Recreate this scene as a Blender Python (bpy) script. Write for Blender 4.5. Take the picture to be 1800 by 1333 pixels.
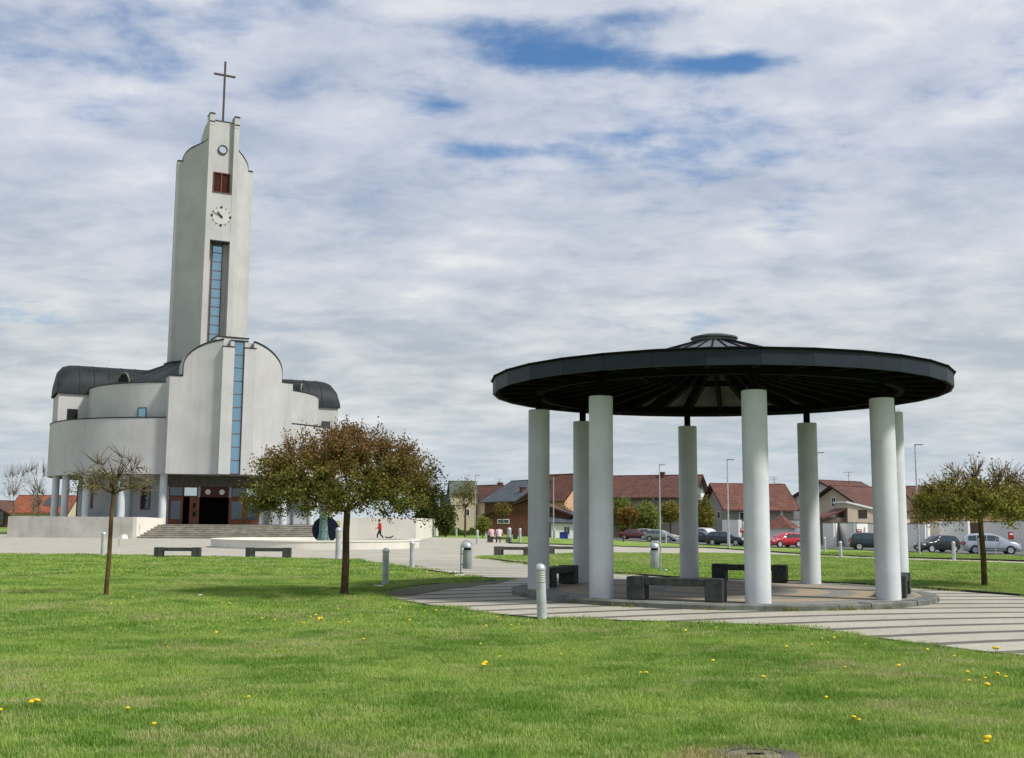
import bpy, bmesh, math, random
import numpy as np
from mathutils import Vector, Matrix
R = math.radians
random.seed(7); rng = np.random.default_rng(7)
for o in list(bpy.data.objects): bpy.data.objects.remove(o)
SC = bpy.context.scene
COL = SC.collection

# ------------------------------------------------------------ camera
EYE = 1.65; FPX = 1938.5; PITCH = R(7.38); ROLL = R(.40)
cd = bpy.data.cameras.new('camera'); cam = bpy.data.objects.new('camera', cd); COL.objects.link(cam)
cd.sensor_fit = 'HORIZONTAL'; cd.sensor_width = 36; cd.lens = 36*FPX/1800
cd.clip_start = .1; cd.clip_end = 9000
cam.matrix_world = Matrix.Translation((0, 0, EYE)) @ Matrix.Rotation(R(90)+PITCH, 4, 'X') @ Matrix.Rotation(ROLL, 4, 'Z')
SC.camera = cam

# ------------------------------------------------------------ sun and exposure
SUN_EL, SUN_AZ = R(50), R(27)          # azimuth measured from +X towards -Y
sdir = Vector((math.cos(SUN_EL)*math.cos(SUN_AZ), -math.cos(SUN_EL)*math.sin(SUN_AZ), math.sin(SUN_EL)))
ld = bpy.data.lights.new('sun', 'SUN'); ld.energy = 3.45; ld.angle = R(7); ld.color = (1, .955, .88)
sun = bpy.data.objects.new('sun', ld); COL.objects.link(sun)
sun.rotation_euler = (-sdir).to_track_quat('-Z', 'Y').to_euler(); sun.location = sdir*60
SC.view_settings.view_transform = 'Standard'; SC.view_settings.look = 'None'
SC.view_settings.exposure = .36; SC.view_settings.gamma = 1

# ------------------------------------------------------------ node helpers
class NT:
    def __init__(s, tree): s.t = tree; s.t.nodes.clear()
    def n(s, typ, props=None, **inp):
        nd = s.t.nodes.new(typ)
        for k, v in (props or {}).items(): setattr(nd, k, v)
        for k, v in inp.items(): s.set(nd, k.replace('_', ' '), v)
        return nd
    def set(s, nd, k, v):
        sock = nd.inputs[int(k[1:])] if (k[0] == 'i' and k[1:].isdigit()) else nd.inputs[k]
        if isinstance(v, bpy.types.NodeSocket): s.t.links.new(v, sock)
        elif isinstance(v, bpy.types.Node): s.t.links.new(v.outputs[0], sock)
        else: sock.default_value = v
    def math(s, op, a, b=None, clamp=False):
        nd = s.t.nodes.new('ShaderNodeMath'); nd.operation = op; nd.use_clamp = clamp
        s.set(nd, 'i0', a)
        if b is not None: s.set(nd, 'i1', b)
        return nd.outputs[0]
    def mix(s, f, a, b, mode='MIX'):
        nd = s.t.nodes.new('ShaderNodeMix'); nd.data_type = 'RGBA'; nd.blend_type = mode
        s.set(nd, 'i0', f); s.set(nd, 'i6', a); s.set(nd, 'i7', b)
        return nd.outputs[2]
    def ramp(s, v, lo, hi, a=0., b=1.):
        nd = s.t.nodes.new('ShaderNodeMapRange'); nd.interpolation_type = 'SMOOTHSTEP'
        s.set(nd, 'i0', v); s.set(nd, 'i1', lo); s.set(nd, 'i2', hi); s.set(nd, 'i3', a); s.set(nd, 'i4', b)
        return nd.outputs[0]
    def noise(s, vec, scale, detail=4, rough=.55, dist=0.):
        nd = s.n('ShaderNodeTexNoise', None, Scale=scale, Detail=detail, Roughness=rough, Distortion=dist)
        if vec is not None: s.set(nd, 'Vector', vec)
        return nd
    def mapping(s, vec, scale=(1, 1, 1), loc=(0, 0, 0), rot=(0, 0, 0)):
        nd = s.t.nodes.new('ShaderNodeMapping')
        s.set(nd, 'Vector', vec); nd.inputs['Scale'].default_value = scale
        nd.inputs['Location'].default_value = loc; nd.inputs['Rotation'].default_value = rot
        return nd.outputs[0]
def c4(c): return (c[0], c[1], c[2], 1)

# ------------------------------------------------------------ sky
W = bpy.data.worlds.new('World'); SC.world = W; W.use_nodes = True
w = NT(W.node_tree)
tc = w.n('ShaderNodeTexCoord'); dirv = tc.outputs['Generated']
sky = w.n('ShaderNodeTexSky', dict(sky_type='NISHITA', sun_disc=False, sun_elevation=SUN_EL, sun_rotation=R(90)+SUN_AZ,
                                   altitude=100, air_density=1.0, dust_density=1.5, ozone_density=1.5))
sep = w.n('ShaderNodeSeparateXYZ', None, Vector=dirv)
zc = w.math('MAXIMUM', sep.outputs[2], 0.)
zz = w.math('ADD', zc, .16)
px_ = w.math('DIVIDE', sep.outputs[0], zz); py_ = w.math('DIVIDE', sep.outputs[1], zz)
pl = w.n('ShaderNodeCombineXYZ', None, X=px_, Y=py_, Z=0.)
# projected cloud deck: broad soft lumps, finer tufts, and a very broad light/dark variation
m1 = w.mapping(pl, (1.0, 1.35, 1), (3.1, 1.7, 0), (0, 0, R(12)))
nA = w.noise(m1, 1.5, 6, .52, .1)
m2 = w.mapping(pl, (1.0, 1.25, 1), (7.3, 2.2, 0), (0, 0, R(-10)))
nB = w.noise(m2, 6.2, 8, .60, .15)
m3 = w.mapping(pl, (.8, 1.2, 1), (-2.2, 5.4, 0), (0, 0, R(25)))
nC = w.noise(m3, .9, 4, .5, .2)
m4 = w.mapping(pl, (1.0, 1.2, 1), (1.3, -4.2, 0), (0, 0, R(20)))
nD = w.noise(m4, 2.7, 7, .56, .2)
thick = w.math('ADD', w.math('MULTIPLY', nA.outputs[0], .60), w.math('MULTIPLY', nB.outputs[0], .40))
def gap(d, sx, sz, amt):
    # one hole in the deck: an elliptic dip of the cloud thickness round a direction of the sky
    az = w.math('ARCTAN2', sep.outputs[0], sep.outputs[1])
    a = w.math('DIVIDE', w.math('SUBTRACT', az, d[0]), sx); b = w.math('DIVIDE', w.math('SUBTRACT', sep.outputs[2], d[1]), sz)
    r2 = w.math('ADD', w.math('MULTIPLY', a, a), w.math('MULTIPLY', b, b))
    return w.math('MULTIPLY', w.math('POWER', 2.718, w.math('MULTIPLY', r2, -1.)), amt)
gaps = None
for d, sx, sz, am in (((.035, .408), .10, .022, .20), ((-.05, .425), .07, .012, .12), ((.12, .395), .08, .012, .14), ((.215, .390), .060, .009, .20), ((-.07, .362), .05, .007, .13), ((-.03, .327), .07, .007, .13),
                      ((.10, .338), .035, .007, .12), ((-.20, .350), .05, .012, .06), ((-.17, .43), .09, .012, .08), ((.13, .43), .08, .010, .12), ((.30, .19), .03, .004, .06)):
    g = gap(d, sx, sz, am); gaps = g if gaps is None else w.math('ADD', gaps, g)
thick2 = w.math('SUBTRACT', thick, gaps)
thick2 = w.math('SUBTRACT', thick2, w.math('MULTIPLY', w.ramp(sep.outputs[2], .22, .36), .065))
cover = w.ramp(thick2, .215, .435)
blue = w.mix(1., sky.outputs[0], (.60, .88, 1.10, 1), 'MULTIPLY')
lum = w.math('ADD', w.math('MULTIPLY', nD.outputs[0], .62), w.math('MULTIPLY', nB.outputs[0], .38))
lum = w.math('ADD', w.math('MULTIPLY', lum, .75), w.math('MULTIPLY', nC.outputs[0], .25))
tint = w.ramp(sep.outputs[2], .10, .34)
dark_c = w.mix(tint, (3.6, 4.1, 4.5, 1), (3.2, 3.75, 4.8, 1))
lite_c = w.mix(tint, (5.3, 5.6, 5.75, 1), (4.9, 5.25, 6.0, 1))
ccol = w.mix(w.ramp(lum, .38, .58), dark_c, lite_c)
ccol = w.mix(w.math('MULTIPLY', w.ramp(lum, .54, .66), .9), ccol, (6.6, 6.7, 6.75, 1))
hz = w.ramp(sep.outputs[2], .0, .13)
ccol = w.mix(hz, w.mix(.55, ccol, (4.1, 4.8, 5.5, 1)), ccol)
skyc = w.mix(cover, blue, ccol)
skyc = w.mix(w.ramp(sep.outputs[2], -.06, -.01), (1.3, 1.45, 1.2, 1), skyc)
bg = w.n('ShaderNodeBackground', None, Color=skyc, Strength=.1)
w.n('ShaderNodeOutputWorld', None, Surface=bg)

# ------------------------------------------------------------ pixel of the photograph -> place on the ground
def ray(px, py):
    dx, dy = px-900, py-666.5; c, s = math.cos(ROLL), math.sin(ROLL)
    x = dx*c+dy*s; y = -dx*s+dy*c
    d = (x/FPX, 1., -y/FPX); c, s = math.cos(PITCH), math.sin(PITCH)
    return Vector((d[0], d[1]*c-d[2]*s, d[1]*s+d[2]*c))
def ss(a, b, x):
    t = min(1, max(0, (x-a)/(b-a))); return t*t*(3-2*t)
def terrain(x, y): return -.65*ss(38, 88, y)*ss(-3, 14, x)
def G(px, py, z=None):
    r = ray(px, py)
    zz = 0. if z is None else z
    for _ in range(25):
        t = (zz-EYE)/r.z; p = r*t
        if z is not None: break
        zz = .5*zz+.5*terrain(p.x, p.y)
    return Vector((p.x, p.y, zz))
def AT(px, py, Y):
    r = ray(px, py); t = Y/r.y
    return Vector((r.x*t, Y, r.z*t+EYE))

# ------------------------------------------------------------ object helpers
def tag(o, label=None, cat=None, group=None, kind=None):
    if label: o['label'] = label
    if cat: o['category'] = cat
    if group: o['group'] = group
    if kind: o['kind'] = kind
    return o
def empty(name, loc, rz=0., label=None, cat=None, group=None):
    o = bpy.data.objects.new(name, None); COL.objects.link(o); o.location = loc; o.rotation_euler = (0, 0, rz)
    o.empty_display_size = .3
    return tag(o, label, cat, group)
def copy_tree(o, parent=None):
    c = o.copy(); COL.objects.link(c); c.parent = parent
    for ch in [x for x in bpy.data.objects if x.parent == o]: copy_tree(ch, c)
    return c
class MB:
    def __init__(s): s.v = []; s.f = []; s.m = []
    def add(s, vs, fs, mi=0):
        b = len(s.v); s.v += [tuple(v) for v in vs]; s.f += [tuple(i+b for i in f) for f in fs]; s.m += [mi]*len(fs); return s
    def box(s, x0, y0, z0, x1, y1, z1, mi=0, rz=0., c=None, taper=0.):
        vs = []
        for z, k in ((z0, 0.), (z1, taper)):
            for x, y in ((x0+k, y0+k), (x1-k, y0+k), (x1-k, y1-k), (x0+k, y1-k)):
                if rz:
                    cx, cy = c or (0, 0); dx, dy = x-cx, y-cy
                    x, y = cx+dx*math.cos(rz)-dy*math.sin(rz), cy+dx*math.sin(rz)+dy*math.cos(rz)
                vs.append((x, y, z))
        return s.add(vs, [(3, 2, 1, 0), (4, 5, 6, 7), (0, 1, 5, 4), (1, 2, 6, 5), (2, 3, 7, 6), (3, 0, 4, 7)], mi)
    def lathe(s, prof, n=24, c=(0, 0, 0), mi=0, a0=0., closed=True):
        b = []
        for r, z in prof:
            for i in range(n):
                a = a0+2*math.pi*i/n; b.append((c[0]+r*math.cos(a), c[1]+r*math.sin(a), c[2]+z))
        fs = [(j*n+i, j*n+(i+1) % n, (j+1)*n+(i+1) % n, (j+1)*n+i) for j in range(len(prof)-1) for i in range(n)]
        if closed: fs += [tuple(range(n-1, -1, -1)), tuple((len(prof)-1)*n+i for i in range(n))]
        return s.add(b, fs, mi)
    def tube(s, pts, rads, n=6, mi=0, cap=True):
        pts = [Vector(p) for p in pts]
        if not hasattr(rads, '__len__'): rads = [rads]*len(pts)
        vs = []; prev = None
        for i, p in enumerate(pts):
            t = (pts[min(i+1, len(pts)-1)]-pts[max(i-1, 0)])
            if t.length < 1e-9: t = Vector((0, 0, 1))
            t.normalize()
            if prev is None:
                a = Vector((1, 0, 0)) if abs(t.x) < .8 else Vector((0, 1, 0)); u = t.cross(a).normalized()
            else:
                u = (prev-t*prev.dot(t))
                u = u.normalized() if u.length > 1e-6 else t.orthogonal().normalized()
            prev = u; v = t.cross(u)
            for k in range(n):
                a = 2*math.pi*k/n; vs.append(p+(u*math.cos(a)+v*math.sin(a))*rads[i])
        fs = [(j*n+i, j*n+(i+1) % n, (j+1)*n+(i+1) % n, (j+1)*n+i) for j in range(len(pts)-1) for i in range(n)]
        if cap: fs += [tuple(range(n-1, -1, -1)), tuple((len(pts)-1)*n+i for i in range(n))]
        return s.add(vs, fs, mi)
    def extrude(s, outline, y0, y1, mi=0):          # outline in x,z
        n = len(outline)
        vs = [(x, y0, z) for x, z in outline]+[(x, y1, z) for x, z in outline]
        return s.add(vs, [tuple(range(n)), tuple(range(2*n-1, n-1, -1))]+[(i, i+n, (i+1) % n+n, (i+1) % n) for i in range(n)], mi)
    def build(s, name, mats, parent=None, smooth=False, bevel=0., label=None):
        me = bpy.data.meshes.new(name); me.from_pydata(s.v, [], s.f)
        for m in (mats if isinstance(mats, (list, tuple)) else [mats]): me.materials.append(m)
        if any(s.m): me.polygons.foreach_set('material_index', s.m)
        me.update()
        o = bpy.data.objects.new(name, me); COL.objects.link(o); o.parent = parent
        if smooth:
            me.polygons.foreach_set('use_smooth', [True]*len(me.polygons))
            try: me.set_sharp_from_angle(angle=R(38))
            except Exception: pass
        if bevel:
            b = o.modifiers.new('bevel', 'BEVEL'); b.width = bevel; b.segments = 2; b.limit_method = 'ANGLE'; b.angle_limit = R(40)
        if label: o['label'] = label
        return o

# ------------------------------------------------------------ materials
MATS = {}
def mat(name, col, rough=.7, var=.12, vscale=3., bump=0., bscale=40., metal=0., spec=.4, streak=0., world=False):
    m = bpy.data.materials.new(name); m.use_nodes = True; t = NT(m.node_tree)
    co = t.n('ShaderNodeNewGeometry').outputs['Position'] if world else t.n('ShaderNodeTexCoord').outputs['Object']
    n1 = t.noise(co, vscale, 5, .6)
    f = t.ramp(n1.outputs[0], .3, .7)
    lo = tuple(x*(1-var) for x in col)+(1,); hi = tuple(min(1, x*(1+var)) for x in col)+(1,)
    c = t.mix(f, lo, hi)
    if streak:
        st = t.noise(t.mapping(co, (2.2, 2.2, .12)), 1., 5, .65)
        c = t.mix(t.math('MULTIPLY', t.ramp(st.outputs[0], .48, .78), streak), c, tuple(x*.62 for x in col)+(1,))
    bs = t.n('ShaderNodeBsdfPrincipled', None, Base_Color=c, Roughness=rough, Metallic=metal)
    bs.inputs['Specular IOR Level'].default_value = spec
    if bump:
        nb = t.noise(co, bscale, 4, .6)
        bs_b = t.n('ShaderNodeBump', None, Height=nb.outputs[0], Strength=bump, Distance=.02)
        t.set(bs, 'Normal', bs_b)
    t.n('ShaderNodeOutputMaterial', None, Surface=bs)
    MATS[name] = m; return m
PLASTER = mat('pale plaster', (.46, .456, .452), .85, .08, .3, .25, 25, streak=.27)
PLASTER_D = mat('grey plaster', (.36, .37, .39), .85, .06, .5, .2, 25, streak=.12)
CONC = mat('cast concrete', (.42, .405, .37), .9, .13, .8, .4, 12, streak=.55)
CONC_W = mat('pale concrete', (.66, .63, .56), .85, .07, .6, .3, 14, streak=.3)
METAL_ROOF = mat('dark sheet metal', (.014, .019, .021), .62, .5, .35, .1, 6, metal=0, spec=.25, streak=.6)
COPING = mat('black coping', (.012, .013, .016), .5, .1)
STEEL_D = mat('dark steel', (.006, .007, .008), .9, .2, spec=.08)
FASCIA = mat('dark blue grey fascia', (.014, .022, .034), .5, .15, 1.2, .05, 8, spec=.25)
DECK = mat('grey roof deck', (.15, .157, .14), .95, .12, 2, spec=.1)
WHITE_COL = mat('white painted column', (.575, .605, .625), .7, .09, 1.1, .2, 30, streak=.36)
BROWN = mat('red brown joinery', (.15, .042, .018), .5, .25, 2.5)
DOOR = mat('rust brown door', (.20, .060, .025), .5, .3, 1.4)
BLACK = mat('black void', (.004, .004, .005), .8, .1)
HANDS = mat('black clock metal', (.006, .006, .007), .5, .1)
WHITE = mat('white paint', (.75, .76, .75), .5, .05)
CROSSM = mat('brown cross metal', (.05, .032, .03), .6, .3, 4)
BASALT = mat('dark stone bench', (.045, .052, .046), .85, .4, 6, .8, 60)
BENCH_G = mat('weathered grey stone', (.11, .11, .088), .9, .3, 4, .8, 50)
KERB = mat('grey kerb stone', (.145, .155, .135), .9, .3, 2.5, .6, 30)
KERB_D = mat('dark mossy kerb', (.030, .032, .022), .95, .4, 4, .6, 30)
ZINC = mat('galvanised metal', (.42, .45, .48), .45, .18, 4, .05, 20, metal=.35)
BOLL = mat('weathered aluminium', (.46, .49, .50), .55, .16, 5, .15, 40, metal=.1, streak=.5)
BIN_G = mat('grey green bin paint', (.30, .34, .34), .5, .12, 4, metal=.1)
RUBBER = mat('tyre rubber', (.012, .012, .013), .8, .1)
BARK = mat('mossy bark', (.085, .055, .028), .95, .4, 7, 1., 60)
BARK_O = mat('orange mossy bark', (.105, .065, .022), .95, .45, 5, 1., 60)
TWIG = mat('grey twigs', (.16, .13, .105), .9, .3, 5)
LOGO = mat('verdigris bronze', (.09, .16, .145), .6, .45, 5, .6, 20, metal=.3)
NAVY = mat('dark blue disc', (.006, .010, .022), .7, .3, 3, spec=.15)
BRICK_ = None
def glass(name, col, rough=.06):
    m = bpy.data.materials.new(name); m.use_nodes = True; t = NT(m.node_tree)
    co = t.n('ShaderNodeTexCoord').outputs['Object']
    nb = t.noise(co, .55, 2, .5); b = t.n('ShaderNodeBump', None, Height=nb.outputs[0], Strength=.12, Distance=.1)
    bs = t.n('ShaderNodeBsdfPrincipled', None, Base_Color=c4(col), Roughness=rough, Metallic=.85, Normal=b)
    t.n('ShaderNodeOutputMaterial', None, Surface=bs); return m
GLASS_B = glass('blue mirror glass', (.27, .44, .55))
GLASS_D = glass('dark window glass', (.10, .12, .14), .08)
GLASS_C = glass('car glass', (.10, .12, .13), .05)
GLASS_L = glass('pale glass', (.75, .8, .82), .1)

def leafmat(name, col, var=.25, trans=.38):
    m = bpy.data.materials.new(name); m.use_nodes = True; t = NT(m.node_tree)
    g = t.n('ShaderNodeNewGeometry')
    n1 = t.noise(g.outputs['Position'], 2.6, 3, .6)
    n2 = t.n('ShaderNodeTexWhiteNoise', None, Vector=t.mapping(g.outputs['Position'], (9, 9, 9)))
    f = t.math('ADD', t.math('MULTIPLY', t.ramp(n1.outputs[0], .3, .7), .6), t.math('MULTIPLY', n2.outputs[0], .4))
    c = t.mix(f, tuple(x*(1-var) for x in col)+(1,), tuple(x*(1+var) for x in col)+(1,))
    d = t.n('ShaderNodeBsdfPrincipled', None, Base_Color=c, Roughness=.6); d.inputs['Specular IOR Level'].default_value = .25
    tr = t.n('ShaderNodeBsdfTranslucent', None, Color=c)
    mx = t.n('ShaderNodeMixShader', None, i0=trans, i1=d, i2=tr)
    t.n('ShaderNodeOutputMaterial', None, Surface=mx); return m
L_GREEN = leafmat('olive green leaf', (.15, .155, .028))
L_GREEN2 = leafmat('fresh green leaf', (.23, .25, .042))
L_OLIVE = leafmat('brown olive leaf', (.205, .135, .032))
L_RUST = leafmat('rust young leaf', (.21, .105, .050))
L_DARK = leafmat('dark evergreen leaf', (.014, .030, .013))
L_LIGHT = leafmat('light spring leaf', (.16, .24, .05))
L_ORANGE = leafmat('orange bronze leaf', (.22, .13, .02))
L_HEDGE = leafmat('hedge leaf', (.06, .12, .02))

def grass_nodes(t, pos, scale_hi=True):
    a = t.noise(pos, .55, 5, .65); b = t.noise(t.mapping(pos, (1, 1.9, 1), (11, 3, 0)), 1.5, 5, .65); c = t.noise(t.mapping(pos, (1, 1, 1), (4, 9, 0)), .33, 4, .6); d = t.noise(t.mapping(pos, (1, 1, 1), (40, 2, 0)), 4.5, 4, .65)
    col = t.mix(t.ramp(a.outputs[0], .36, .64), (.135, .265, .035, 1), (.295, .415, .088, 1))
    col = t.mix(t.math('MULTIPLY', t.ramp(b.outputs[0], .45, .68), .75), col, (.375, .455, .150, 1))
    col = t.mix(t.math('MULTIPLY', t.ramp(d.outputs[0], .55, .72), .6), col, (.10, .22, .028, 1))
    # mower passes
    sp = t.n('ShaderNodeSeparateXYZ', None, Vector=pos)
    w_ = t.math('SINE', t.math('ADD', t.math('MULTIPLY', t.math('ADD', sp.outputs[1], t.math('MULTIPLY', sp.outputs[0], .22)), 4.6), t.math('MULTIPLY', a.outputs[0], 5.)))
    col = t.mix(t.math('MULTIPLY', t.ramp(w_, -.6, .8), .30), col, t.mix(1., col, (1.22, 1.16, 1.25, 1), 'MULTIPLY'))
    dry = t.math('MULTIPLY', t.ramp(c.outputs[0], .49, .64), t.ramp(b.outputs[0], .40, .60))
    col = t.mix(t.math('MULTIPLY', dry, .60), col, (.45, .40, .225, 1))
    # worn ring round the manhole
    dx = t.math('SUBTRACT', sp.outputs[0], 1.62); dy = t.math('SUBTRACT', sp.outputs[1], 7.85)
    rr = t.math('SQRT', t.math('ADD', t.math('MULTIPLY', dx, dx), t.math('MULTIPLY', dy, dy)))
    rr = t.math('ADD', rr, t.math('MULTIPLY', t.math('SUBTRACT', b.outputs[0], .5), 1.2))
    col = t.mix(t.ramp(rr, .35, .75, .75, 0.), col, (.40, .33, .17, 1))
    return col
def ground_mat():
    m = bpy.data.materials.new('lawn soil and sward'); m.use_nodes = True; t = NT(m.node_tree)
    pos = t.n('ShaderNodeNewGeometry').outputs['Position']
    col = grass_nodes(t, pos)
    f = t.noise(pos, 14, 5, .7); f2 = t.noise(pos, 60, 3, .7)
    k = t.math('ADD', t.math('MULTIPLY', f.outputs[0], .9), t.math('MULTIPLY', f2.outputs[0], .9))
    col = t.mix(1., col, t.mix(t.ramp(k, .55, 1.25), (.50, .50, .48, 1), (1.05, 1.05, 1.05, 1)), 'MULTIPLY')
    b = t.n('ShaderNodeBump', None, Height=f2.outputs[0], Strength=.8, Distance=.04)
    bs = t.n('ShaderNodeBsdfPrincipled', None, Base_Color=col, Roughness=.95, Normal=b); bs.inputs['Specular IOR Level'].default_value = .1
    t.n('ShaderNodeOutputMaterial', None, Surface=bs); return m
def blade_mat():
    m = bpy.data.materials.new('grass blades'); m.use_nodes = True; t = NT(m.node_tree)
    g = t.n('ShaderNodeNewGeometry'); pos = g.outputs['Position']
    col = grass_nodes(t, pos)
    wn = t.n('ShaderNodeTexWhiteNoise', None, Vector=t.mapping(pos, (60, 60, 6)))
    col = t.mix(1., col, t.mix(wn.outputs[0], (.80, .84, .78, 1), (1.30, 1.24, 1.25, 1)), 'MULTIPLY')
    d = t.n('ShaderNodeBsdfPrincipled', None, Base_Color=col, Roughness=.6); d.inputs['Specular IOR Level'].default_value = .2
    tr = t.n('ShaderNodeBsdfTranslucent', None, Color=col); mx = t.n('ShaderNodeMixShader', None, i0=.3, i1=d, i2=tr)
    t.n('ShaderNodeOutputMaterial', None, Surface=mx); return m
def paving_mat():
    m = bpy.data.materials.new('striped concrete paving'); m.use_nodes = True; t = NT(m.node_tree)
    pos = t.n('ShaderNodeNewGeometry').outputs['Position']; s = t.n('ShaderNodeSeparateXYZ', None, Vector=pos)
    dx = t.math('SUBTRACT', s.outputs[0], 13.4); dy = t.math('SUBTRACT', s.outputs[1], -.3)
    r = t.math('SQRT', t.math('ADD', t.math('MULTIPLY', dx, dx), t.math('MULTIPLY', dy, dy)))
    wob = t.noise(pos, 1.5, 2, .5)
    r = t.math('ADD', r, t.math('MULTIPLY', wob.outputs[0], .05))
    ph = t.math('FRACT', t.math('DIVIDE', t.math('SUBTRACT', r, 16.375), 1.1))
    stripe = t.math('MULTIPLY', t.ramp(ph, .0, .02), t.ramp(ph, .25, .27, 1., 0.))
    far = t.ramp(s.outputs[1], 44, 50, 1., .22)
    stripe = t.math('MULTIPLY', stripe, far)
    n1 = t.noise(pos, .5, 5, .6); n2 = t.noise(pos, 9, 4, .7); n3 = t.noise(pos, 70, 3, .7)
    light = t.mix(t.ramp(n1.outputs[0], .3, .7), (.395, .375, .315, 1), (.47, .45, .385, 1))
    dark = t.mix(t.ramp(n1.outputs[0], .3, .7), (.115, .108, .098, 1), (.165, .152, .135, 1))
    col = t.mix(stripe, light, dark)
    br = t.n('ShaderNodeTexBrick', None, Vector=pos, Scale=1., Mortar_Size=.006, Brick_Width=.2, Row_Height=.1, Bias=0.)
    br.inputs['Color1'].default_value = (1, 1, 1, 1); br.inputs['Color2'].default_value = (.90, .89, .88, 1); br.inputs['Mortar'].default_value = (.60, .60, .56, 1)
    col = t.mix(.65, col, t.mix(1., col, br.outputs[0], 'MULTIPLY'))
    col = t.mix(1., col, t.mix(t.ramp(n2.outputs[0], .3, .7), (.86, .85, .83, 1), (1.05, 1.05, 1.04, 1)), 'MULTIPLY')
    col = t.mix(1., col, t.mix(t.ramp(n3.outputs[0], .3, .7), (.86, .86, .86, 1), (1.1, 1.1, 1.1, 1)), 'MULTIPLY')
    b = t.n('ShaderNodeBump', None, Height=n3.outputs[0], Strength=.3, Distance=.01)
    bs = t.n('ShaderNodeBsdfPrincipled', None, Base_Color=col, Roughness=.9, Normal=b); bs.inputs['Specular IOR Level'].default_value = .2
    t.n('ShaderNodeOutputMaterial', None, Surface=bs); return m
def soil_mat():
    m = bpy.data.materials.new('mossy soil'); m.use_nodes = True; t = NT(m.node_tree)
    pos = t.n('ShaderNodeNewGeometry').outputs['Position']
    a = t.noise(pos, 3.5, 6, .7); b = t.noise(pos, 22, 4, .7)
    col = t.mix(t.ramp(a.outputs[0], .35, .65), (.13, .105, .065, 1), (.085, .095, .035, 1))
    col = t.mix(t.ramp(b.outputs[0], .5, .75), col, (.19, .165, .12, 1))
    bb = t.n('ShaderNodeBump', None, Height=b.outputs[0], Strength=.8, Distance=.03)
    bs = t.n('ShaderNodeBsdfPrincipled', None, Base_Color=col, Roughness=.95, Normal=bb); t.n('ShaderNodeOutputMaterial', None, Surface=bs); return m
def disc_mat():      # pavilion floor: concentric rings of brown and grey setts
    m = bpy.data.materials.new('ringed sett floor'); m.use_nodes = True; t = NT(m.node_tree)
    co = t.n('ShaderNodeTexCoord').outputs['Object']; s = t.n('ShaderNodeSeparateXYZ', None, Vector=co)
    r = t.math('SQRT', t.math('ADD', t.math('MULTIPLY', s.outputs[0], s.outputs[0]), t.math('MULTIPLY', s.outputs[1], s.outputs[1])))
    nz = t.noise(co, 3, 3, .6); r = t.math('ADD', r, t.math('MULTIPLY', nz.outputs[0], .06))
    ph = t.math('FRACT', t.math('DIVIDE', r, 1.25)); f = t.math('MULTIPLY', t.ramp(ph, 0, .05), t.ramp(ph, .45, .5, 1., 0.))
    n2 = t.noise(co, 14, 4, .7)
    col = t.mix(f, (.33, .265, .185, 1), (.20, .20, .185, 1))
    col = t.mix(1., col, t.mix(t.ramp(n2.outputs[0], .3, .7), (.75, .75, .75, 1), (1.15, 1.13, 1.1, 1)), 'MULTIPLY')
    b = t.n('ShaderNodeBump', None, Height=n2.outputs[0], Strength=.5, Distance=.01)
    bs = t.n('ShaderNodeBsdfPrincipled', None, Base_Color=col, Roughness=.9, Normal=b); t.n('ShaderNodeOutputMaterial', None, Surface=bs); return m
def tile_mat(name, col, row=.32, var=.3):
    m = bpy.data.materials.new(name); m.use_nodes = True; t = NT(m.node_tree)
    co = t.n('ShaderNodeTexCoord').outputs['Object']; s = t.n('ShaderNodeSeparateXYZ', None, Vector=co)
    v = t.n('ShaderNodeCombineXYZ', None, X=s.outputs[0], Y=t.math('ADD', t.math('MULTIPLY', s.outputs[2], 1.4), 0.), Z=0.)
    br = t.n('ShaderNodeTexBrick', None, Vector=v, Scale=1., Mortar_Size=.03, Brick_Width=.26, Row_Height=row)
    br.inputs['Color1'].default_value = tuple(x*(1+var) for x in col)+(1,); br.inputs['Color2'].default_value = tuple(x*(1-var*.7) for x in col)+(1,)
    br.inputs['Mortar'].default_value = tuple(x*.45 for x in col)+(1,)
    n = t.noise(co, .9, 5, .65)
    c = t.mix(1., br.outputs[0], t.mix(t.ramp(n.outputs[0], .3, .7), (.68, .70, .72, 1), (1.2, 1.18, 1.15, 1)), 'MULTIPLY')
    b = t.n('ShaderNodeBump', None, Height=br.outputs[1], Strength=.6, Distance=-.05)
    bs = t.n('ShaderNodeBsdfPrincipled', None, Base_Color=c, Roughness=.8, Normal=b); t.n('ShaderNodeOutputMaterial', None, Surface=bs); return m
GROUND = ground_mat(); BLADE = blade_mat(); PAVE = paving_mat(); SOIL = soil_mat(); DISC = disc_mat()
ASPH = mat('worn asphalt', (.12, .12, .118), .9, .15, .6, .4, 40, world=True)
PATHM = mat('pale path paving', (.40, .385, .33), .9, .12, .7, .3, 30, world=True)
TILE_BR = tile_mat('brown roof tiles', (.115, .044, .030)); TILE_RED = tile_mat('red roof tiles', (.145, .050, .032)); TILE_OR = tile_mat('orange roof tiles', (.27, .075, .032))
TILE_SL = tile_mat('slate roof', (.075, .092, .11), .4, .12); TILE_GR = tile_mat('green roof', (.09, .125, .105), .4, .12)
BRICKW = tile_mat('red brick wall', (.24, .085, .045), .075, .3)
WALL_BE = mat('beige render', (.50, .42, .32), .9, .07, .6); WALL_GY = mat('grey render', (.30, .29, .25), .9, .1, .6)
WALL_PE = mat('peach render', (.58, .36, .22), .9, .07, .6); WALL_YE = mat('pale yellow render', (.46, .45, .30), .9, .08, .6); WALL_WH = mat('white render', (.74, .73, .70), .9, .06, .6, streak=.2)
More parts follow.
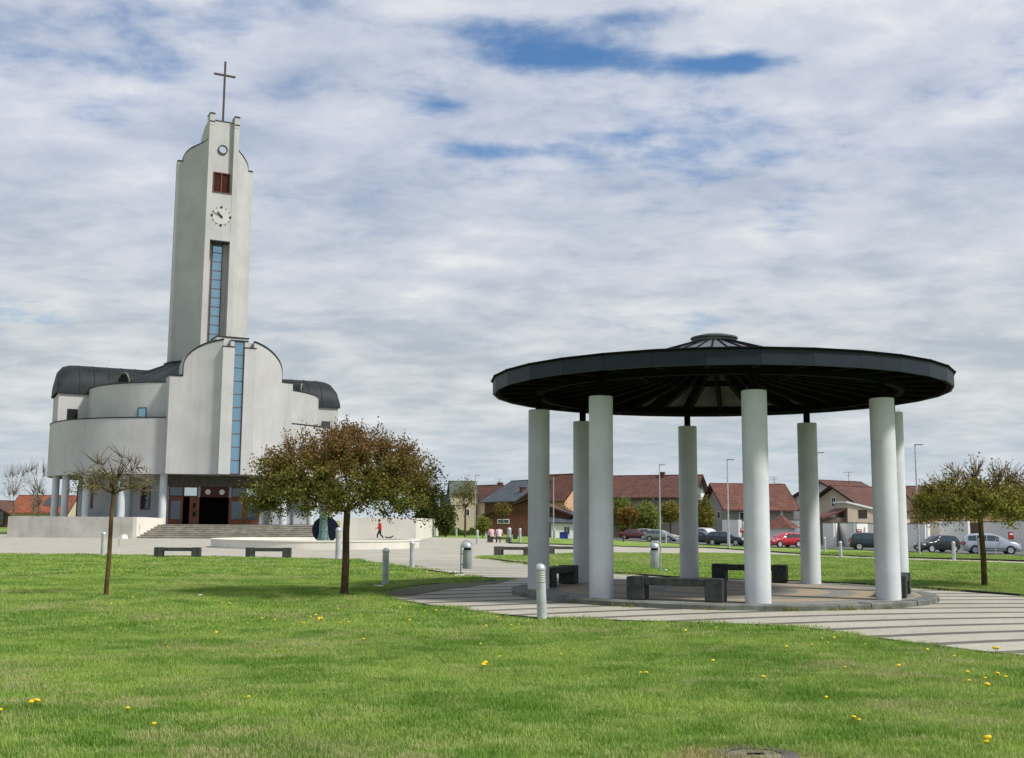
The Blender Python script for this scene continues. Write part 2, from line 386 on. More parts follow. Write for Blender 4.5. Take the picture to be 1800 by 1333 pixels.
WOOD_D = mat('dark stained timber', (.035, .022, .016), .7, .3, 3); TIMB = mat('weathered boards', (.16, .12, .085), .85, .3, 3)

# ------------------------------------------------------------ ground sheet
xs = sorted(set([-3500, -1800, -900, -500, -300, -200, -150] + list(np.arange(-110, 111, 2.5)) + [150, 200, 300, 500, 900, 1800, 3500]))
ys = sorted(set([-400, -150, -60, -30, -15] + list(np.arange(-5, 201, 2.5)) + [240, 300, 450, 800, 1500, 3500, 6500]))
mb = MB(); nx = len(xs)
for y in ys:
    for x in xs: mb.v.append((x, y, terrain(x, y)))
for j in range(len(ys)-1):
    for i in range(nx-1): mb.f.append((j*nx+i, j*nx+i+1, (j+1)*nx+i+1, (j+1)*nx+i)); mb.m.append(0)
tag(mb.build('ground', GROUND, smooth=True), kind='structure')

def sheet(name, pts, m, lift, cell=2.5, kind='structure'):
    """a flat outline laid over the terrain, cut on a grid so that it follows it"""
    bm = bmesh.new(); vs = [bm.verts.new((p[0], p[1], 0)) for p in pts]; f = bm.faces.new(vs)
    bmesh.ops.triangulate(bm, faces=[f])
    X = [p[0] for p in pts]; Y = [p[1] for p in pts]
    for a, lo, hi in ((0, min(X), max(X)), (1, min(Y), max(Y))):
        k = math.ceil(lo/cell)
        while k*cell < hi:
            co = (k*cell, 0, 0) if a == 0 else (0, k*cell, 0); no = (1, 0, 0) if a == 0 else (0, 1, 0)
            bmesh.ops.bisect_plane(bm, geom=bm.verts[:]+bm.edges[:]+bm.faces[:], plane_co=co, plane_no=no, dist=1e-5); k += 1
    for v in bm.verts: v.co.z = terrain(v.co.x, v.co.y)+lift
    bmesh.ops.recalc_face_normals(bm, faces=bm.faces)
    me = bpy.data.meshes.new(name); bm.to_mesh(me); bm.free(); me.materials.append(m)
    if me.polygons and me.polygons[0].normal.z < 0: me.flip_normals()
    o = bpy.data.objects.new(name, me); COL.objects.link(o); return tag(o, kind=kind)

FRONT = [(-60, 974), (230, 977), (420, 980), (600, 984), (640, 988), (680, 993), (724, 1000), (780, 1007), (815, 1013), (850, 1017), (903, 1019)]
TONGUE = [(870, 1022), (830, 1024.5), (790, 1026), (750, 1029), (720, 1032), (690, 1037), (672, 1043)]
NEAR = [(676, 1048), (700, 1056), (745, 1064), (800, 1072), (870, 1081), (950, 1088), (1070, 1092), (1200, 1096), (1300, 1099), (1400, 1104), (1450, 1110), (1500, 1118), (1550, 1125), (1600, 1132), (1700, 1145), (1800, 1156), (1930, 1172)]
BACK = [(1930, 1064), (1800, 1049), (1700, 1041.5), (1620, 1036), (1540, 1030), (1460, 1026), (1370, 1023), (1290, 1021), (1180, 1016), (1083, 1009), (1000, 1000.5), (928, 992), (880, 986), (841, 981)]
PATHN = [(858, 977.5), (928, 977.5), (1000, 974.5), (1085, 972), (1240, 972), (1350, 975), (1450, 980), (1620, 986), (1800, 992), (1930, 996)]
PATHF = [(1930, 992), (1800, 988), (1620, 982.5), (1450, 977), (1356, 971), (1240, 963.5), (1083, 961), (990, 958.5), (897, 956)]
def gp(L): return [tuple(G(*p)[:2]) for p in L]
plaza = gp(FRONT+TONGUE+NEAR+BACK+PATHN+PATHF)+[(-1, 104), (-5, 112), (-9, 118), (-70, 118), (-70, 52)]
sheet('plaza_paving', plaza, PAVE, .012)
soil = gp([(903, 1019.3), (870, 1022.2), (790, 1026.2), (720, 1032.2), (674, 1043), (680, 1048), (705, 1050), (740, 1045), (780, 1038), (830, 1032), (880, 1026)])
tag(sheet('soil_patch', soil, SOIL, .02, kind='structure'))
def kerb(name, line, wd, h, m, closed=False, base=0.):
    mb = MB(); pts = [Vector((p[0], p[1], 0)) for p in line]; P2 = []
    for a, b in zip(pts, pts[1:]):
        n = max(1, int((b-a).length/1.5)); P2 += [a+(b-a)*k/n for k in range(n)]
    P2.append(pts[-1]); vs = []
    for i, p in enumerate(P2):
        t = (P2[min(i+1, len(P2)-1)]-P2[max(i-1, 0)]).normalized(); nrm = Vector((-t.y, t.x, 0))*wd/2
        z = terrain(p.x, p.y)
        vs += [(p.x-nrm.x, p.y-nrm.y, z+base-.02), (p.x-nrm.x, p.y-nrm.y, z+base+h), (p.x+nrm.x, p.y+nrm.y, z+base+h), (p.x+nrm.x, p.y+nrm.y, z+base-.02)]
    fs = []
    for i in range(len(P2)-1):
        a = i*4; b = a+4; fs += [(a, a+1, b+1, b), (a+1, a+2, b+2, b+1), (a+2, a+3, b+3, b+2)]
    e = 4*(len(P2)-1); fs += [(3, 2, 1, 0), (e, e+1, e+2, e+3)]
    mb.add(vs, fs); return tag(mb.build(name, m), kind='structure')
kerb('kerb_edge', gp(FRONT), .09, .035, KERB_D); kerb('kerb_edge', gp(TONGUE), .09, .035, KERB_D); kerb('kerb_edge', gp(NEAR), .06, .025, KERB_D)
kerb('kerb_edge', gp(BACK), .14, .06, KERB_D); kerb('kerb_edge', gp(PATHF), .35, .10, KERB_D); kerb('kerb_edge', gp(PATHN), .12, .02, KERB)
# parking road beyond the lawn strip
road = gp([(1945, 984), (1800, 978), (1700, 975), (1612, 971.5), (1500, 967), (1356, 963), (1305, 961), (1250, 959), (1150, 953.5), (1083, 950), (1000, 948.5)])+[(6, 215), (45, 215), (75, 92), (75, 84)]
sheet('parking_road', road, ASPH, .010)
kerb('road_kerb', gp([(1945, 984), (1800, 978), (1700, 975), (1612, 971.5), (1500, 967), (1356, 963), (1305, 961), (1250, 959), (1150, 953.5), (1083, 950), (1000, 948.5)]), .2, .09, KERB)

# ------------------------------------------------------------ grass blades
def inside(poly, x, y):
    c = False; j = len(poly)-1
    for i in range(len(poly)):
        xi, yi = poly[i]; xj, yj = poly[j]
        if (yi > y) != (yj > y) and x < (xj-xi)*(y-yi)/(yj-yi)+xi: c = not c
        j = i
    return c
def grass_patch(name, rad, n, wd, hmin, hmax):
    vs = []; fs = []
    for k in range(n):
        a = random.random()*6.283; r = rad*math.sqrt(random.random()); x, y = r*math.cos(a), r*math.sin(a)
        h = random.uniform(hmin, hmax); b = random.random()*6.283; lean = random.uniform(.1, .9)*h
        dx, dy = math.cos(b)*lean, math.sin(b)*lean; q = b+1.57+random.uniform(-.6, .6); ox, oy = math.cos(q)*wd/2, math.sin(q)*wd/2
        i = len(vs)
        vs += [(x-ox, y-oy, -.01), (x+ox, y+oy, -.01), (x+dx*.4+ox*.8, y+dy*.4+oy*.8, h*.62), (x+dx*.4-ox*.8, y+dy*.4-oy*.8, h*.62), (x+dx, y+dy, h)]
        fs += [(i, i+1, i+2, i+3), (i+3, i+2, i+4)]
    me = bpy.data.meshes.new(name); me.from_pydata(vs, [], fs); me.materials.append(BLADE)
    o = bpy.data.objects.new(name, me); return o
def scatter(name, src, pts, label):
    me = bpy.data.meshes.new(name); me.from_pydata([(x, y, terrain(x, y)) for x, y in pts], [], [])
    o = bpy.data.objects.new(name, me); COL.objects.link(o); me.materials.append(BLADE)
    ng = bpy.data.node_groups.new(name, 'GeometryNodeTree')
    ng.interface.new_socket('Geometry', in_out='INPUT', socket_type='NodeSocketGeometry'); ng.interface.new_socket('Geometry', in_out='OUTPUT', socket_type='NodeSocketGeometry')
    gi = ng.nodes.new('NodeGroupInput'); go = ng.nodes.new('NodeGroupOutput'); m2p = ng.nodes.new('GeometryNodeMeshToPoints'); iop = ng.nodes.new('GeometryNodeInstanceOnPoints'); oi = ng.nodes.new('GeometryNodeObjectInfo')
    oi.inputs['Object'].default_value = src
    rv = ng.nodes.new('FunctionNodeRandomValue'); rv.data_type = 'FLOAT_VECTOR'; rv.inputs[0].default_value = (-.05, -.05, 0); rv.inputs[1].default_value = (.05, .05, 6.283)
    rs = ng.nodes.new('FunctionNodeRandomValue'); rs.data_type = 'FLOAT'; rs.inputs[2].default_value = .75; rs.inputs[3].default_value = 1.2
    L = ng.links.new; L(gi.outputs[0], m2p.inputs[0]); L(m2p.outputs[0], iop.inputs['Points']); L(oi.outputs['Geometry'], iop.inputs['Instance']); L(rv.outputs[0], iop.inputs['Rotation']); L(rs.outputs[1], iop.inputs['Scale']); L(iop.outputs[0], go.inputs[0])
    md = o.modifiers.new('scatter', 'NODES'); md.node_group = ng
    return tag(o, label, 'grass', kind='stuff')
blocked = [plaza, road]
def lawn_pts(step, y0, y1, jit, hw):
    P = []; y = y0
    while y < y1:
        x = -y*.50-1
        while x < y*.50+1:
            a, b = x+random.uniform(-jit, jit), y+random.uniform(-jit, jit); x += step
            if hw(a, b): P.append((a, b))
        y += step
    return P
MH = G(1328, 1327)
def ok(a, b):
    if inside(plaza, a, b) or inside(road, a, b) or math.hypot(a-MH.x, b-MH.y) < .27: return False
    return True
near = grass_patch('grass_tuft', .24, 420, .0055, .018, .055)
mid = grass_patch('grass_tuft', .40, 420, .010, .02, .06)
far = grass_patch('grass_tuft', .8, 520, .022, .025, .07)
scatter('lawn_grass', near, lawn_pts(.26, 7.0, 17, .10, ok), 'short mown grass of the near lawn')
scatter('lawn_grass', mid, lawn_pts(.46, 16.6, 34, .16, ok), 'short mown grass round the pavilion paving')
scatter('lawn_grass', far, lawn_pts(1.0, 33, 92, .3, lambda a, b: ok(a, b) and abs(a) < 45), 'short mown grass of the farther lawns')

# ------------------------------------------------------------ church
CA = R(27); CO = AT(405, 900, 108); CO.z = 0
church = empty('church', CO, CA, 'tall pale concrete church with a slender clock tower, curved walls and dark barrel roofs', 'church')
def strips(us, vf, vb, zt, zb):
    """solid wall: front line vf(u), back vb(u), top zt list (left,right of each u allowed), bottom zb"""
    mb = MB()
    for (u0, t0), (u1, t1) in zip(list(zip(us, zt))[:-1], list(zip(us, zt))[1:]):
        if abs(u1-u0) < 1e-6: continue
        mb.v += [(u0, vf(u0), zb), (u1, vf(u1), zb), (u1, vb(u1), zb), (u0, vb(u0), zb), (u0, vf(u0), t0), (u1, vf(u1), t1), (u1, vb(u1), t1), (u0, vb(u0), t0)]
        b = len(mb.v)-8
        fs = [(0, 3, 2, 1), (4, 5, 6, 7), (0, 1, 5, 4), (2, 3, 7, 6)]
        mb.f += [tuple(b+i for i in f) for f in fs]; mb.m += [0]*4
    # end and step faces
    n = len(us)
    def endf(u, lo, hi, flip):
        b = len(mb.v); mb.v += [(u, vf(u), lo), (u, vb(u), lo), (u, vb(u), hi), (u, vf(u), hi)]
        mb.f.append((b, b+1, b+2, b+3) if flip else (b+3, b+2, b+1, b)); mb.m.append(0)
    endf(us[0], zb, zt[0], False); endf(us[-1], zb, zt[-1], True)
    for i in range(n-1):
        if abs(us[i+1]-us[i]) < 1e-6 and abs(zt[i]-zt[i+1]) > 1e-4: endf(us[i], min(zt[i], zt[i+1]), max(zt[i], zt[i+1]), zt[i] > zt[i+1])
    return mb
def weld(o):
    bm = bmesh.new(); bm.from_mesh(o.data); bmesh.ops.remove_doubles(bm, verts=bm.verts, dist=1e-4)
    bm.to_mesh(o.data); bm.free(); o.data.polygons.foreach_set('use_smooth', [True]*len(o.data.polygons)); o.data.set_sharp_from_angle(angle=R(32)); return o
def coping(name, pts, wd, h, parent, m=COPING):
    """thin metal strip lying along a wall top; pts (u, v, z), width towards +v"""
    mb = MB(); vs = []
    for u, v, z in pts: vs += [(u, v-.06, z+.003), (u, v-.06, z+h), (u, v+wd, z+h), (u, v+wd, z+.003)]
    fs = []
    for i in range(len(pts)-1):
        a = i*4; b = a+4; fs += [(a, b, b+1, a+1), (a+1, b+1, b+2, a+2), (a+2, b+2, b+3, a+3), (a+3, b+3, b, a)]
    L = len(vs)-4; fs += [(0, 1, 2, 3), (L+3, L+2, L+1, L)]
    mb.add(vs, fs); return mb.build(name, m, parent)
# facade: two concave flares meeting in a prow
def arcz(u):
    a = abs(u)
    return 16.4+2.7*math.sqrt(max(0, 1-((a-.9)/4.0)**2)) if a > .9 else 19.1
def fv(u):
    t = min(1, max(0, (abs(u)-1.5)/4.6)); return -.95+2.1*(1.6*t-.6*t*t)
def side(sgn):
    us, zt = [], []
    for a in [6.1, 5.6, 5.2, 4.9]: us.append(a); zt.append(15.5)
    for k in range(25):
        a = 4.9-(4.9-1.5)*(1-math.cos(k/24*math.pi/2)); us.append(a); zt.append(arcz(a))
    us = [sgn*a for a in us]
    if sgn > 0: us.reverse(); zt.reverse()
    return us, zt
ZS = 6.02
for sgn in (-1, 1):
    us, zt = side(sgn)
    # finer steps of the flare near the prow
    weld(strips(us, fv, lambda u: 3.2, zt, ZS).build('facade_wall', PLASTER, church))
    coping('coping', [(u, fv(u), z) for u, z in zip(us, zt)], .45, .17, church)
    a, b = sorted((sgn*.5, sgn*1.62))
    p = MB().box(a, -1.35, ZS, b, 3.19, 18.38).box(min(sgn*.5, sgn*.86), -1.2, 18.38, max(sgn*.5, sgn*.86), 3.15, 19.02).box(min(sgn*.86, sgn*1.6), -.35, 18.38, max(sgn*.86, sgn*1.6), 3.12, 19.1).build('pilaster', PLASTER, church)
    MB().box(a-.03, -1.40, 18.385, b+.03, -.36, 18.47).build('coping', COPING, church)
MB().box(-.86, -1.24, 19.03, .86, 3.1, 19.14).build('coping', COPING, church)
capw = MB().box(-1.75, 1.2, 15.6, 1.42, 3.9, 19.72).build('parapet', PLASTER, church)
MB().box(-1.82, 1.12, 19.723, 1.49, 3.98, 19.83).build('coping', COPING, church)
def strip_window(name, u0, u1, v, z0, z1, n, parent, gl=GLASS_B, fw=.07):
    fr = MB(); fr.box(u0, v-.06, z0, u0+fw, v+.06, z1); fr.box(u1-fw, v-.06, z0, u1, v+.06, z1)
    for k in range(n+1):
        z = z0+(z1-z0)*k/n; fr.box(u0+fw, v-.06, max(z0, z-fw/2), u1-fw, v+.06, min(z1, z+fw/2))
    f = fr.build(name, BROWN, parent)
    for k in range(n):
        za, zb = z0+(z1-z0)*k/n+fw/2, z0+(z1-z0)*(k+1)/n-fw/2
        MB().box(u0+fw, v-.01, za, u1-fw, v+.02, zb).build('pane', gl, f)
    return f
strip_window('tall_window', -.49, .49, -1.0, ZS+.05, 19.0, 10, church)
# lower ring wall, terrace roof, soffit
def ringwall(name, Rr, vc, z0, z1, m, n=96, th=.4, amin=0, amax=360):
    mb = MB(); k0 = 0; pr = [(Rr, z0), (Rr, z1), (Rr-th, z1), (Rr-th, z0)]
    for i in range(n+1):
        a = R(amin+(amax-amin)*i/n)
        for r, z in pr: mb.v.append((r*math.cos(a), vc+r*math.sin(a), z))
    for i in range(n):
        a = i*4; b = a+4
        for p in range(4): q = (p+1) % 4; mb.f.append((a+p, b+p, b+q, a+q)); mb.m.append(0)
    e = n*4
    if amax-amin < 359: mb.f += [(0, 1, 2, 3), (e+3, e+2, e+1, e)]; mb.m += [0, 0]
    o = mb.build(name, m, church); return weld(o)
VC = 16.2; RL = 15.45
ringwall('ring_wall', RL, VC, ZS-.02, 11.45, PLASTER)
ringwall('coping', RL+.04, VC, 11.455, 11.56, COPING, th=.5)
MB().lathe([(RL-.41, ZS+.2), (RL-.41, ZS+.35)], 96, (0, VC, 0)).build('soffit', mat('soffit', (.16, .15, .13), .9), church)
MB().lathe([(RL-.42, 11.0), (RL-.42, 11.1)], 96, (0, VC, 0)).build('terrace_roof', KERB, church)
# upper drum
RA, VA = 12.1, 13.6
ringwall('drum_wall', RA, VA, 11.12, 15.05, PLASTER)
ringwall('coping', RA+.04, VA, 15.055, 15.15, COPING, th=.5)
# transept block under the barrel roof
tb = MB().box(-15.0, 13.6, 11.12, 15.0, 20.2, 14.6).build('transept_wall', PLASTER, church)
def barrel(name, v0, r, zc, hh, ulist, m, parent, n=22):
    """half round roof along u; ulist (u, scale)"""
    mb = MB()
    for u, s in ulist:
        for k in range(n+1):
            a = math.pi*k/n; mb.v.append((u, v0-r*math.cos(a), zc+hh*s*math.sin(a)**.85))
    for j in range(len(ulist)-1):
        for k in range(n): a = j*(n+1)+k; mb.f.append((a, a+1, a+n+2, a+n+1)); mb.m.append(0)
    e = (len(ulist)-1)*(n+1); mb.f += [tuple(range(n+1))[::-1], tuple(range(e, e+n+1))]; mb.m += [0, 0]
    o = mb.build(name, m, parent); weld(o); return o
ul = [(-15.25, .02), (-15.22, .45), (-15.05, .74), (-14.6, .92), (-14.0, .985), (-13.3, 1.)]; ul = ul+[(-u, s) for u, s in ul[::-1]]
br = barrel('barrel_roof', 16.9, 3.42, 14.61, 3.3, ul, METAL_ROOF, church)
seams = MB()
for k in range(-9, 10):
    u = k*1.45
    pts = [(u, 16.9-3.43*math.cos(math.pi*i/16), 14.62+3.31*math.sin(math.pi*i/16)**.85) for i in range(17)]
    seams.tube(pts, .035, 4)
seams.build('standing_seam', METAL_ROOF, br)
MB().box(-15.2, 13.42, 14.5, 15.2, 13.6, 14.6).build('gutter', COPING, church)
# small vaulted dormers beside the drum
for sgn in (-1, 1):
    ulist = [(sgn*9.3, 1.), (sgn*3., 1.)]
    if sgn > 0: ulist.reverse()
    b = barrel('small_barrel_roof', 9.0, 1.2, 15.16, 1.35, ulist, METAL_ROOF, church, 14)
    u = sgn*9.32
    piv = Vector((u, 9.0, 0)); ra = sgn*R(-22); b.rotation_euler.z = ra; b.location = piv-Matrix.Rotation(ra, 3, 'Z')@piv
    ring = MB().tube([(u, 9.0-1.14*math.cos(math.pi*i/16), 15.2+1.28*math.sin(math.pi*i/16)) for i in range(17)], .10, 6).build('arch_rim', KERB, b)
    vs = [(u+sgn*.012, 9.0-1.05*math.cos(math.pi*i/16), 15.2+1.18*math.sin(math.pi*i/16)) for i in range(17)]
    MB().add(vs, [tuple(range(17)) if sgn > 0 else tuple(range(16, -1, -1))]).build('painted_opening', BLACK, b)  # dark of the arch opening painted as a flat black face
# conical metal roof round the tower foot
cone = MB(); N = 28
for i in range(N):
    a = 2*math.pi*i/N
    cone.v += [(11.75*math.cos(a), 13.6+11.75*math.sin(a), 15.02), (4.6*math.cos(a), 13.4+4.6*math.sin(a), 18.1)]
cone.f = [(2*i, 2*((i+1) % N), 2*((i+1) % N)+1, 2*i+1) for i in range(N)]; cone.f.append(tuple(2*i+1 for i in range(N))); cone.m = [0]*(N+1)
cr = cone.build('hipped_roof', METAL_ROOF, church)
sm = MB()
for i in range(N):
    a = 2*math.pi*i/N; sm.tube([(11.7*math.cos(a), 13.6+11.7*math.sin(a), 15.06), (4.6*math.cos(a), 13.4+4.6*math.sin(a), 18.14)], .05, 4)
sm.build('standing_seam', METAL_ROOF, cr)
MB().lathe([(4.7, 17.4), (4.7, 18.35)], 28, (0, 13.4, 0)).build('roof_upstand', METAL_ROOF, church)
# upper windows set flush, recess shade painted as black frames and one black pane
def painted_recess_window(u, v, rz, z0, z1, wd, gl, name='window'):
    e = bpy.data.objects.new('q', None)
    fr = MB(); fr.box(-wd/2, -.02, z0, -wd/2+.09, .35, z1); fr.box(-wd/2+.09, -.02, z1-.09, wd/2, .35, z1)
    fr.box(wd/2-.05, -.02, z0, wd/2, .35, z1-.09)
    o = fr.build(name, COPING, church); o.location = (u, v, 0); o.rotation_euler.z = rz
    MB().box(-wd/2+.09, .0, z0, wd/2-.05, .02, z1-.09).build('pane', gl, o); bpy.data.objects.remove(e); return o
painted_recess_window(-13.6, 13.56, 0, 11.5, 12.95, 1.0, BLACK)
a = math.atan2(4.55-13.6, -8.0); painted_recess_window(RA*math.cos(a)*1.004, VA+RA*math.sin(a)*1.004, a+math.pi/2, 11.5, 12.6, .95, GLASS_B)
painted_recess_window(13.6, 13.56, 0, 11.5, 12.95, 1.0, GLASS_D)
# ground floor: recessed grey wall, columns, doors
FLOOR = 1.2
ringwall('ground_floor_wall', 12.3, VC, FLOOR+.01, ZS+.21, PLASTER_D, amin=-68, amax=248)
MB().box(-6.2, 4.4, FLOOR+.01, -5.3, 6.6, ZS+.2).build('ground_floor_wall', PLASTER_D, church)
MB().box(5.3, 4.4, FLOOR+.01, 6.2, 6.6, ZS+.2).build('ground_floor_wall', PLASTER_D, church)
MB().box(-5.3, 4.45, 4.95, 5.3, 4.9, ZS+.2).build('porch_lintel', mat('dark porch beam', (.12, .105, .085), .9, .2), church)  # beam over the doors, a darker brown than the walls
MB().box(-5.3, 9.5, FLOOR+.02, 5.3, 9.8, ZS).build('hall_wall', BLACK, church)  # unlit dark of the hall painted as a black wall
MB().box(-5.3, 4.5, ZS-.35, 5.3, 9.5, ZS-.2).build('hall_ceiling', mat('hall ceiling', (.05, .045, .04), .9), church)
def ring_pt(px_, Rr, vc=VC):
    r = ray(px_, 900); best = None
    for i in range(1800):
        a = R(i/5); u, v = Rr*math.cos(a), vc+Rr*math.sin(a)
        X = CO.x+u*math.cos(CA)-v*math.sin(CA); Y = CO.y+u*math.sin(CA)+v*math.cos(CA)
        if v < vc-1 or (v < vc+2):
            d = abs(X/Y-r.x/r.y)
            if best is None or d < best[0]: best = (d, u, v)
    return best[1:]
colp = [ring_pt(x, 14.75) for x in (95.5, 113, 150, 212, 285)]
colp += [(-u, v) for u, v in colp]
ce = None
for u, v in colp: MB().lathe([(.36, FLOOR+.005), (.36, ZS-.01)], 28, (u, v, 0)).build('column', WHITE_COL, church, smooth=True)
MB().lathe([(.36, FLOOR+.005), (.36, ZS-.01)], 28, (-8.6, 7.2, 0)).build('column', WHITE_COL, church, smooth=True)
def flat_window(Rr, px_, wd, z0, z1, gl, fr=BROWN):
    u, v = ring_pt(px_, Rr); a = math.atan2(v-VC, u)
    f = MB().box(-wd/2, -.06, z0, wd/2, .05, z1).build('window', fr, church); f.location = (u, v, 0); f.rotation_euler.z = a+math.pi/2
    MB().box(-wd/2+.1, -.08, z0+.1, wd/2-.1, -.065, z1-.1).build('pane', gl, f)
flat_window(12.33, 254, 1.0, 2.6, 4.9, GLASS_D); flat_window(12.33, 128, 1.3, 1.3, 5.2, GLASS_D); flat_window(12.33, 160, .35, 2.7, 4.9, GLASS_D)
flat_window(12.33, 300, .7, 1.9, 3.9, GLASS_D)
for u0, u1, n in ((-5.1, -2.3, 2), (1.05, 3.9, 2)):
    t = MB().box(u0, 4.5, 3.9, u1, 4.6, 4.93).build('transom_window', BROWN, church)
    for k in range(n):
        a = u0+(u1-u0)*k/n+.1; b = u0+(u1-u0)*(k+1)/n-.1; MB().box(a, 4.48, 4.02, b, 4.495, 4.82).build('pane', GLASS_L if k else GLASS_D, t)
MB().box(-5.3, 4.46, FLOOR+.01, -5.1, 4.6, 4.93).build('door_frame', PLASTER_D, church); MB().box(-2.3, 4.46, 3.88, -2.05, 4.62, 4.93).build('door_frame', PLASTER_D, church)
MB().box(.8, 4.46, 3.88, 1.05, 4.62, 4.93).build('door_frame', PLASTER_D, church); MB().box(3.95, 4.46, FLOOR+.01, 5.3, 4.62, 4.93).build('door_frame', PLASTER_D, church)
for u0, u1 in ((-5.1, -3.7), (-3.05, -2.1), (.85, 2.4), (2.45, 3.9)):
    d = MB().box(u0, 4.5, FLOOR+.015, u1, 4.58, 3.88).build('door', DOOR, church)
    if u1-u0 < 1.3:
        for z in (1.95, 2.85): MB().box((u0+u1)/2-.13, 4.47, z, (u0+u1)/2+.13, 4.495, z+.45).build('pane', BLACK, d)
    else: MB().box(u0+.25, 4.47, FLOOR+.5, u1-.25, 4.495, 3.5).build('pane', GLASS_D, d)
pan = MB().box(-2.05, 4.5, 3.9, .8, 4.58, 4.93).build('door_panel', mat('dark red panel', (.075, .018, .012), .6, .15), church)
for u in (-1.3, .1):
    MB().add([(u+.27*math.cos(2*math.pi*i/24), 4.49, 4.42+.27*math.sin(2*math.pi*i/24)) for i in range(24)], [tuple(range(24))]).build('disc_ornament', WHITE, pan)
# tower ------------------------------------------------
TV = 10.0
def tz(u):
    a = abs(u); return 41.3+1.75*math.sqrt(max(0, 1-((a-1.6)/2.05)**2)) if a < 3.65 else 41.15
def tv(u):
    c = min(1, max(0, (4.2-abs(u))/2.62)); return TV+.35+3.5*math.sin(math.acos(c))
for sgn in (-1, 1):
    us = []; zt = []
    for a in (4.2, 3.95, 3.65): us.append(a); zt.append(41.15)
    for k in range(19):
        a = 3.65-(3.65-1.58)*(1-math.cos(k/18*math.pi/2)); us.append(a); zt.append(tz(a) if k else 41.3)
    us = [sgn*a for a in us]
    if sgn > 0: us.reverse(); zt.reverse()
    weld(strips(us, tv, lambda u: TV+8-(tv(u)-TV)*.9, zt, 15.5).build('tower_wing', PLASTER, church))
    coping('coping', [(u, tv(u), z) for u, z in zip(us, zt)], .4, .13, church)
# central slab with its niche
NI = (-1.08, 1.08)
sl = MB()
sl.box(-1.62, TV, 15.5, NI[0], TV+1.3, 44.6); sl.box(NI[1], TV, 15.5, 1.62, TV+1.3, 44.6)
sl.box(NI[0], TV+.025, 31.75, NI[1], TV+1.29, 37.05); sl.box(NI[0], TV+.55, 39.5, NI[1], TV+1.29, 45.3)
sl.box(NI[0], TV+.55, 37.05, -.92, TV+1.29, 39.5); sl.box(.92, TV+.55, 37.05, NI[1], TV+1.29, 39.5)
sl.box(-1.62, TV+1.3, 15.5, 1.62, TV+7.6, 42.8)
sl.box(-1.62, TV-.02, 44.6, NI[0], TV+1.3, 45.85); sl.box(NI[1], TV-.02, 44.6, 1.62, TV+1.3, 45.85)
slab = sl.build('tower_shaft', PLASTER, church)
# curved back shoulder of the shaft
us = [0]; 
pr = [(TV+1.3, 42.8)]+[(TV+1.3+4.2*math.sin(k/14*math.pi/2), 42.8+2.5*math.cos(k/14*math.pi/2)) for k in range(15)]
mb = MB(); n = len(pr); mb.add([(-1.6, v, z) for v, z in pr]+[(1.6, v, z) for v, z in pr], [tuple(range(n)), tuple(range(2*n-1, n-1, -1))]+[(i, i+n, (i+1) % n+n, (i+1) % n) for i in range(n)])
mb.build('shaft_cap', PLASTER, church)
for sgn in (-1, 1):
    a, b = sorted((sgn*1.06, sgn*1.66)); MB().box(a, TV-.08, 45.853, b, TV+1.36, 45.97).build('coping', COPING, church)
    MB().box(a, TV-.07, 44.95, b, TV-.022, 45.04).build('coping', COPING, church)
MB().box(-1.07, TV+.5, 45.303, 1.07, TV+1.36, 45.4).build('coping', COPING, church)
strip_window('tower_window', -.55, .55, TV+1.15, 18.6, 31.6, 13, church)
MB().box(-1.07, TV+.02, 31.6, 1.07, TV+1.0, 31.745).build('coping', COPING, church)
# belfry louvre
LV = TV+.43
lo = MB().box(-.92, LV+.3, 37.05, .92, LV+.4, 39.5).build('belfry_louvre', mat('dark louvre', (.05, .008, .006), .6), church)
f = MB(); f.box(-.92, LV+.05, 37.05, -.80, LV+.3, 39.5); f.box(.80, LV+.05, 37.05, .92, LV+.3, 39.5); f.box(-.06, LV+.08, 37.17, .06, LV+.3, 39.38); f.box(-.8, LV+.05, 39.38, .8, LV+.3, 39.5); f.box(-.8, LV+.05, 37.05, .8, LV+.3, 37.17)
f.build('frame', BROWN, lo)
sl2 = MB()
for k in range(16):
    z = 37.25+k*.132; sl2.box(-.79, LV+.16, z, -.07, LV+.29, z+.05); sl2.box(.07, LV+.16, z, .79, LV+.29, z+.05)
sl2.build('slat', mat('red slat', (.10, .018, .012), .6), lo)
MB().box(-1.07, TV-.06, 37.053, 1.07, LV+.1, 37.12).build('sill', mat('copper sill', (.16, .08, .05), .5), lo)
# round window
rw = MB().lathe([(.52, 0), (.52, .16), (.42, .16), (.42, 0)], 32, closed=False).build('round_window', COPING, church)
rw.rotation_euler = (R(90), 0, 0); rw.location = (0, TV+.56, 42.1)
MB().lathe([(.42, .03), (.42, .06)], 32).build('pane', GLASS_L, rw)
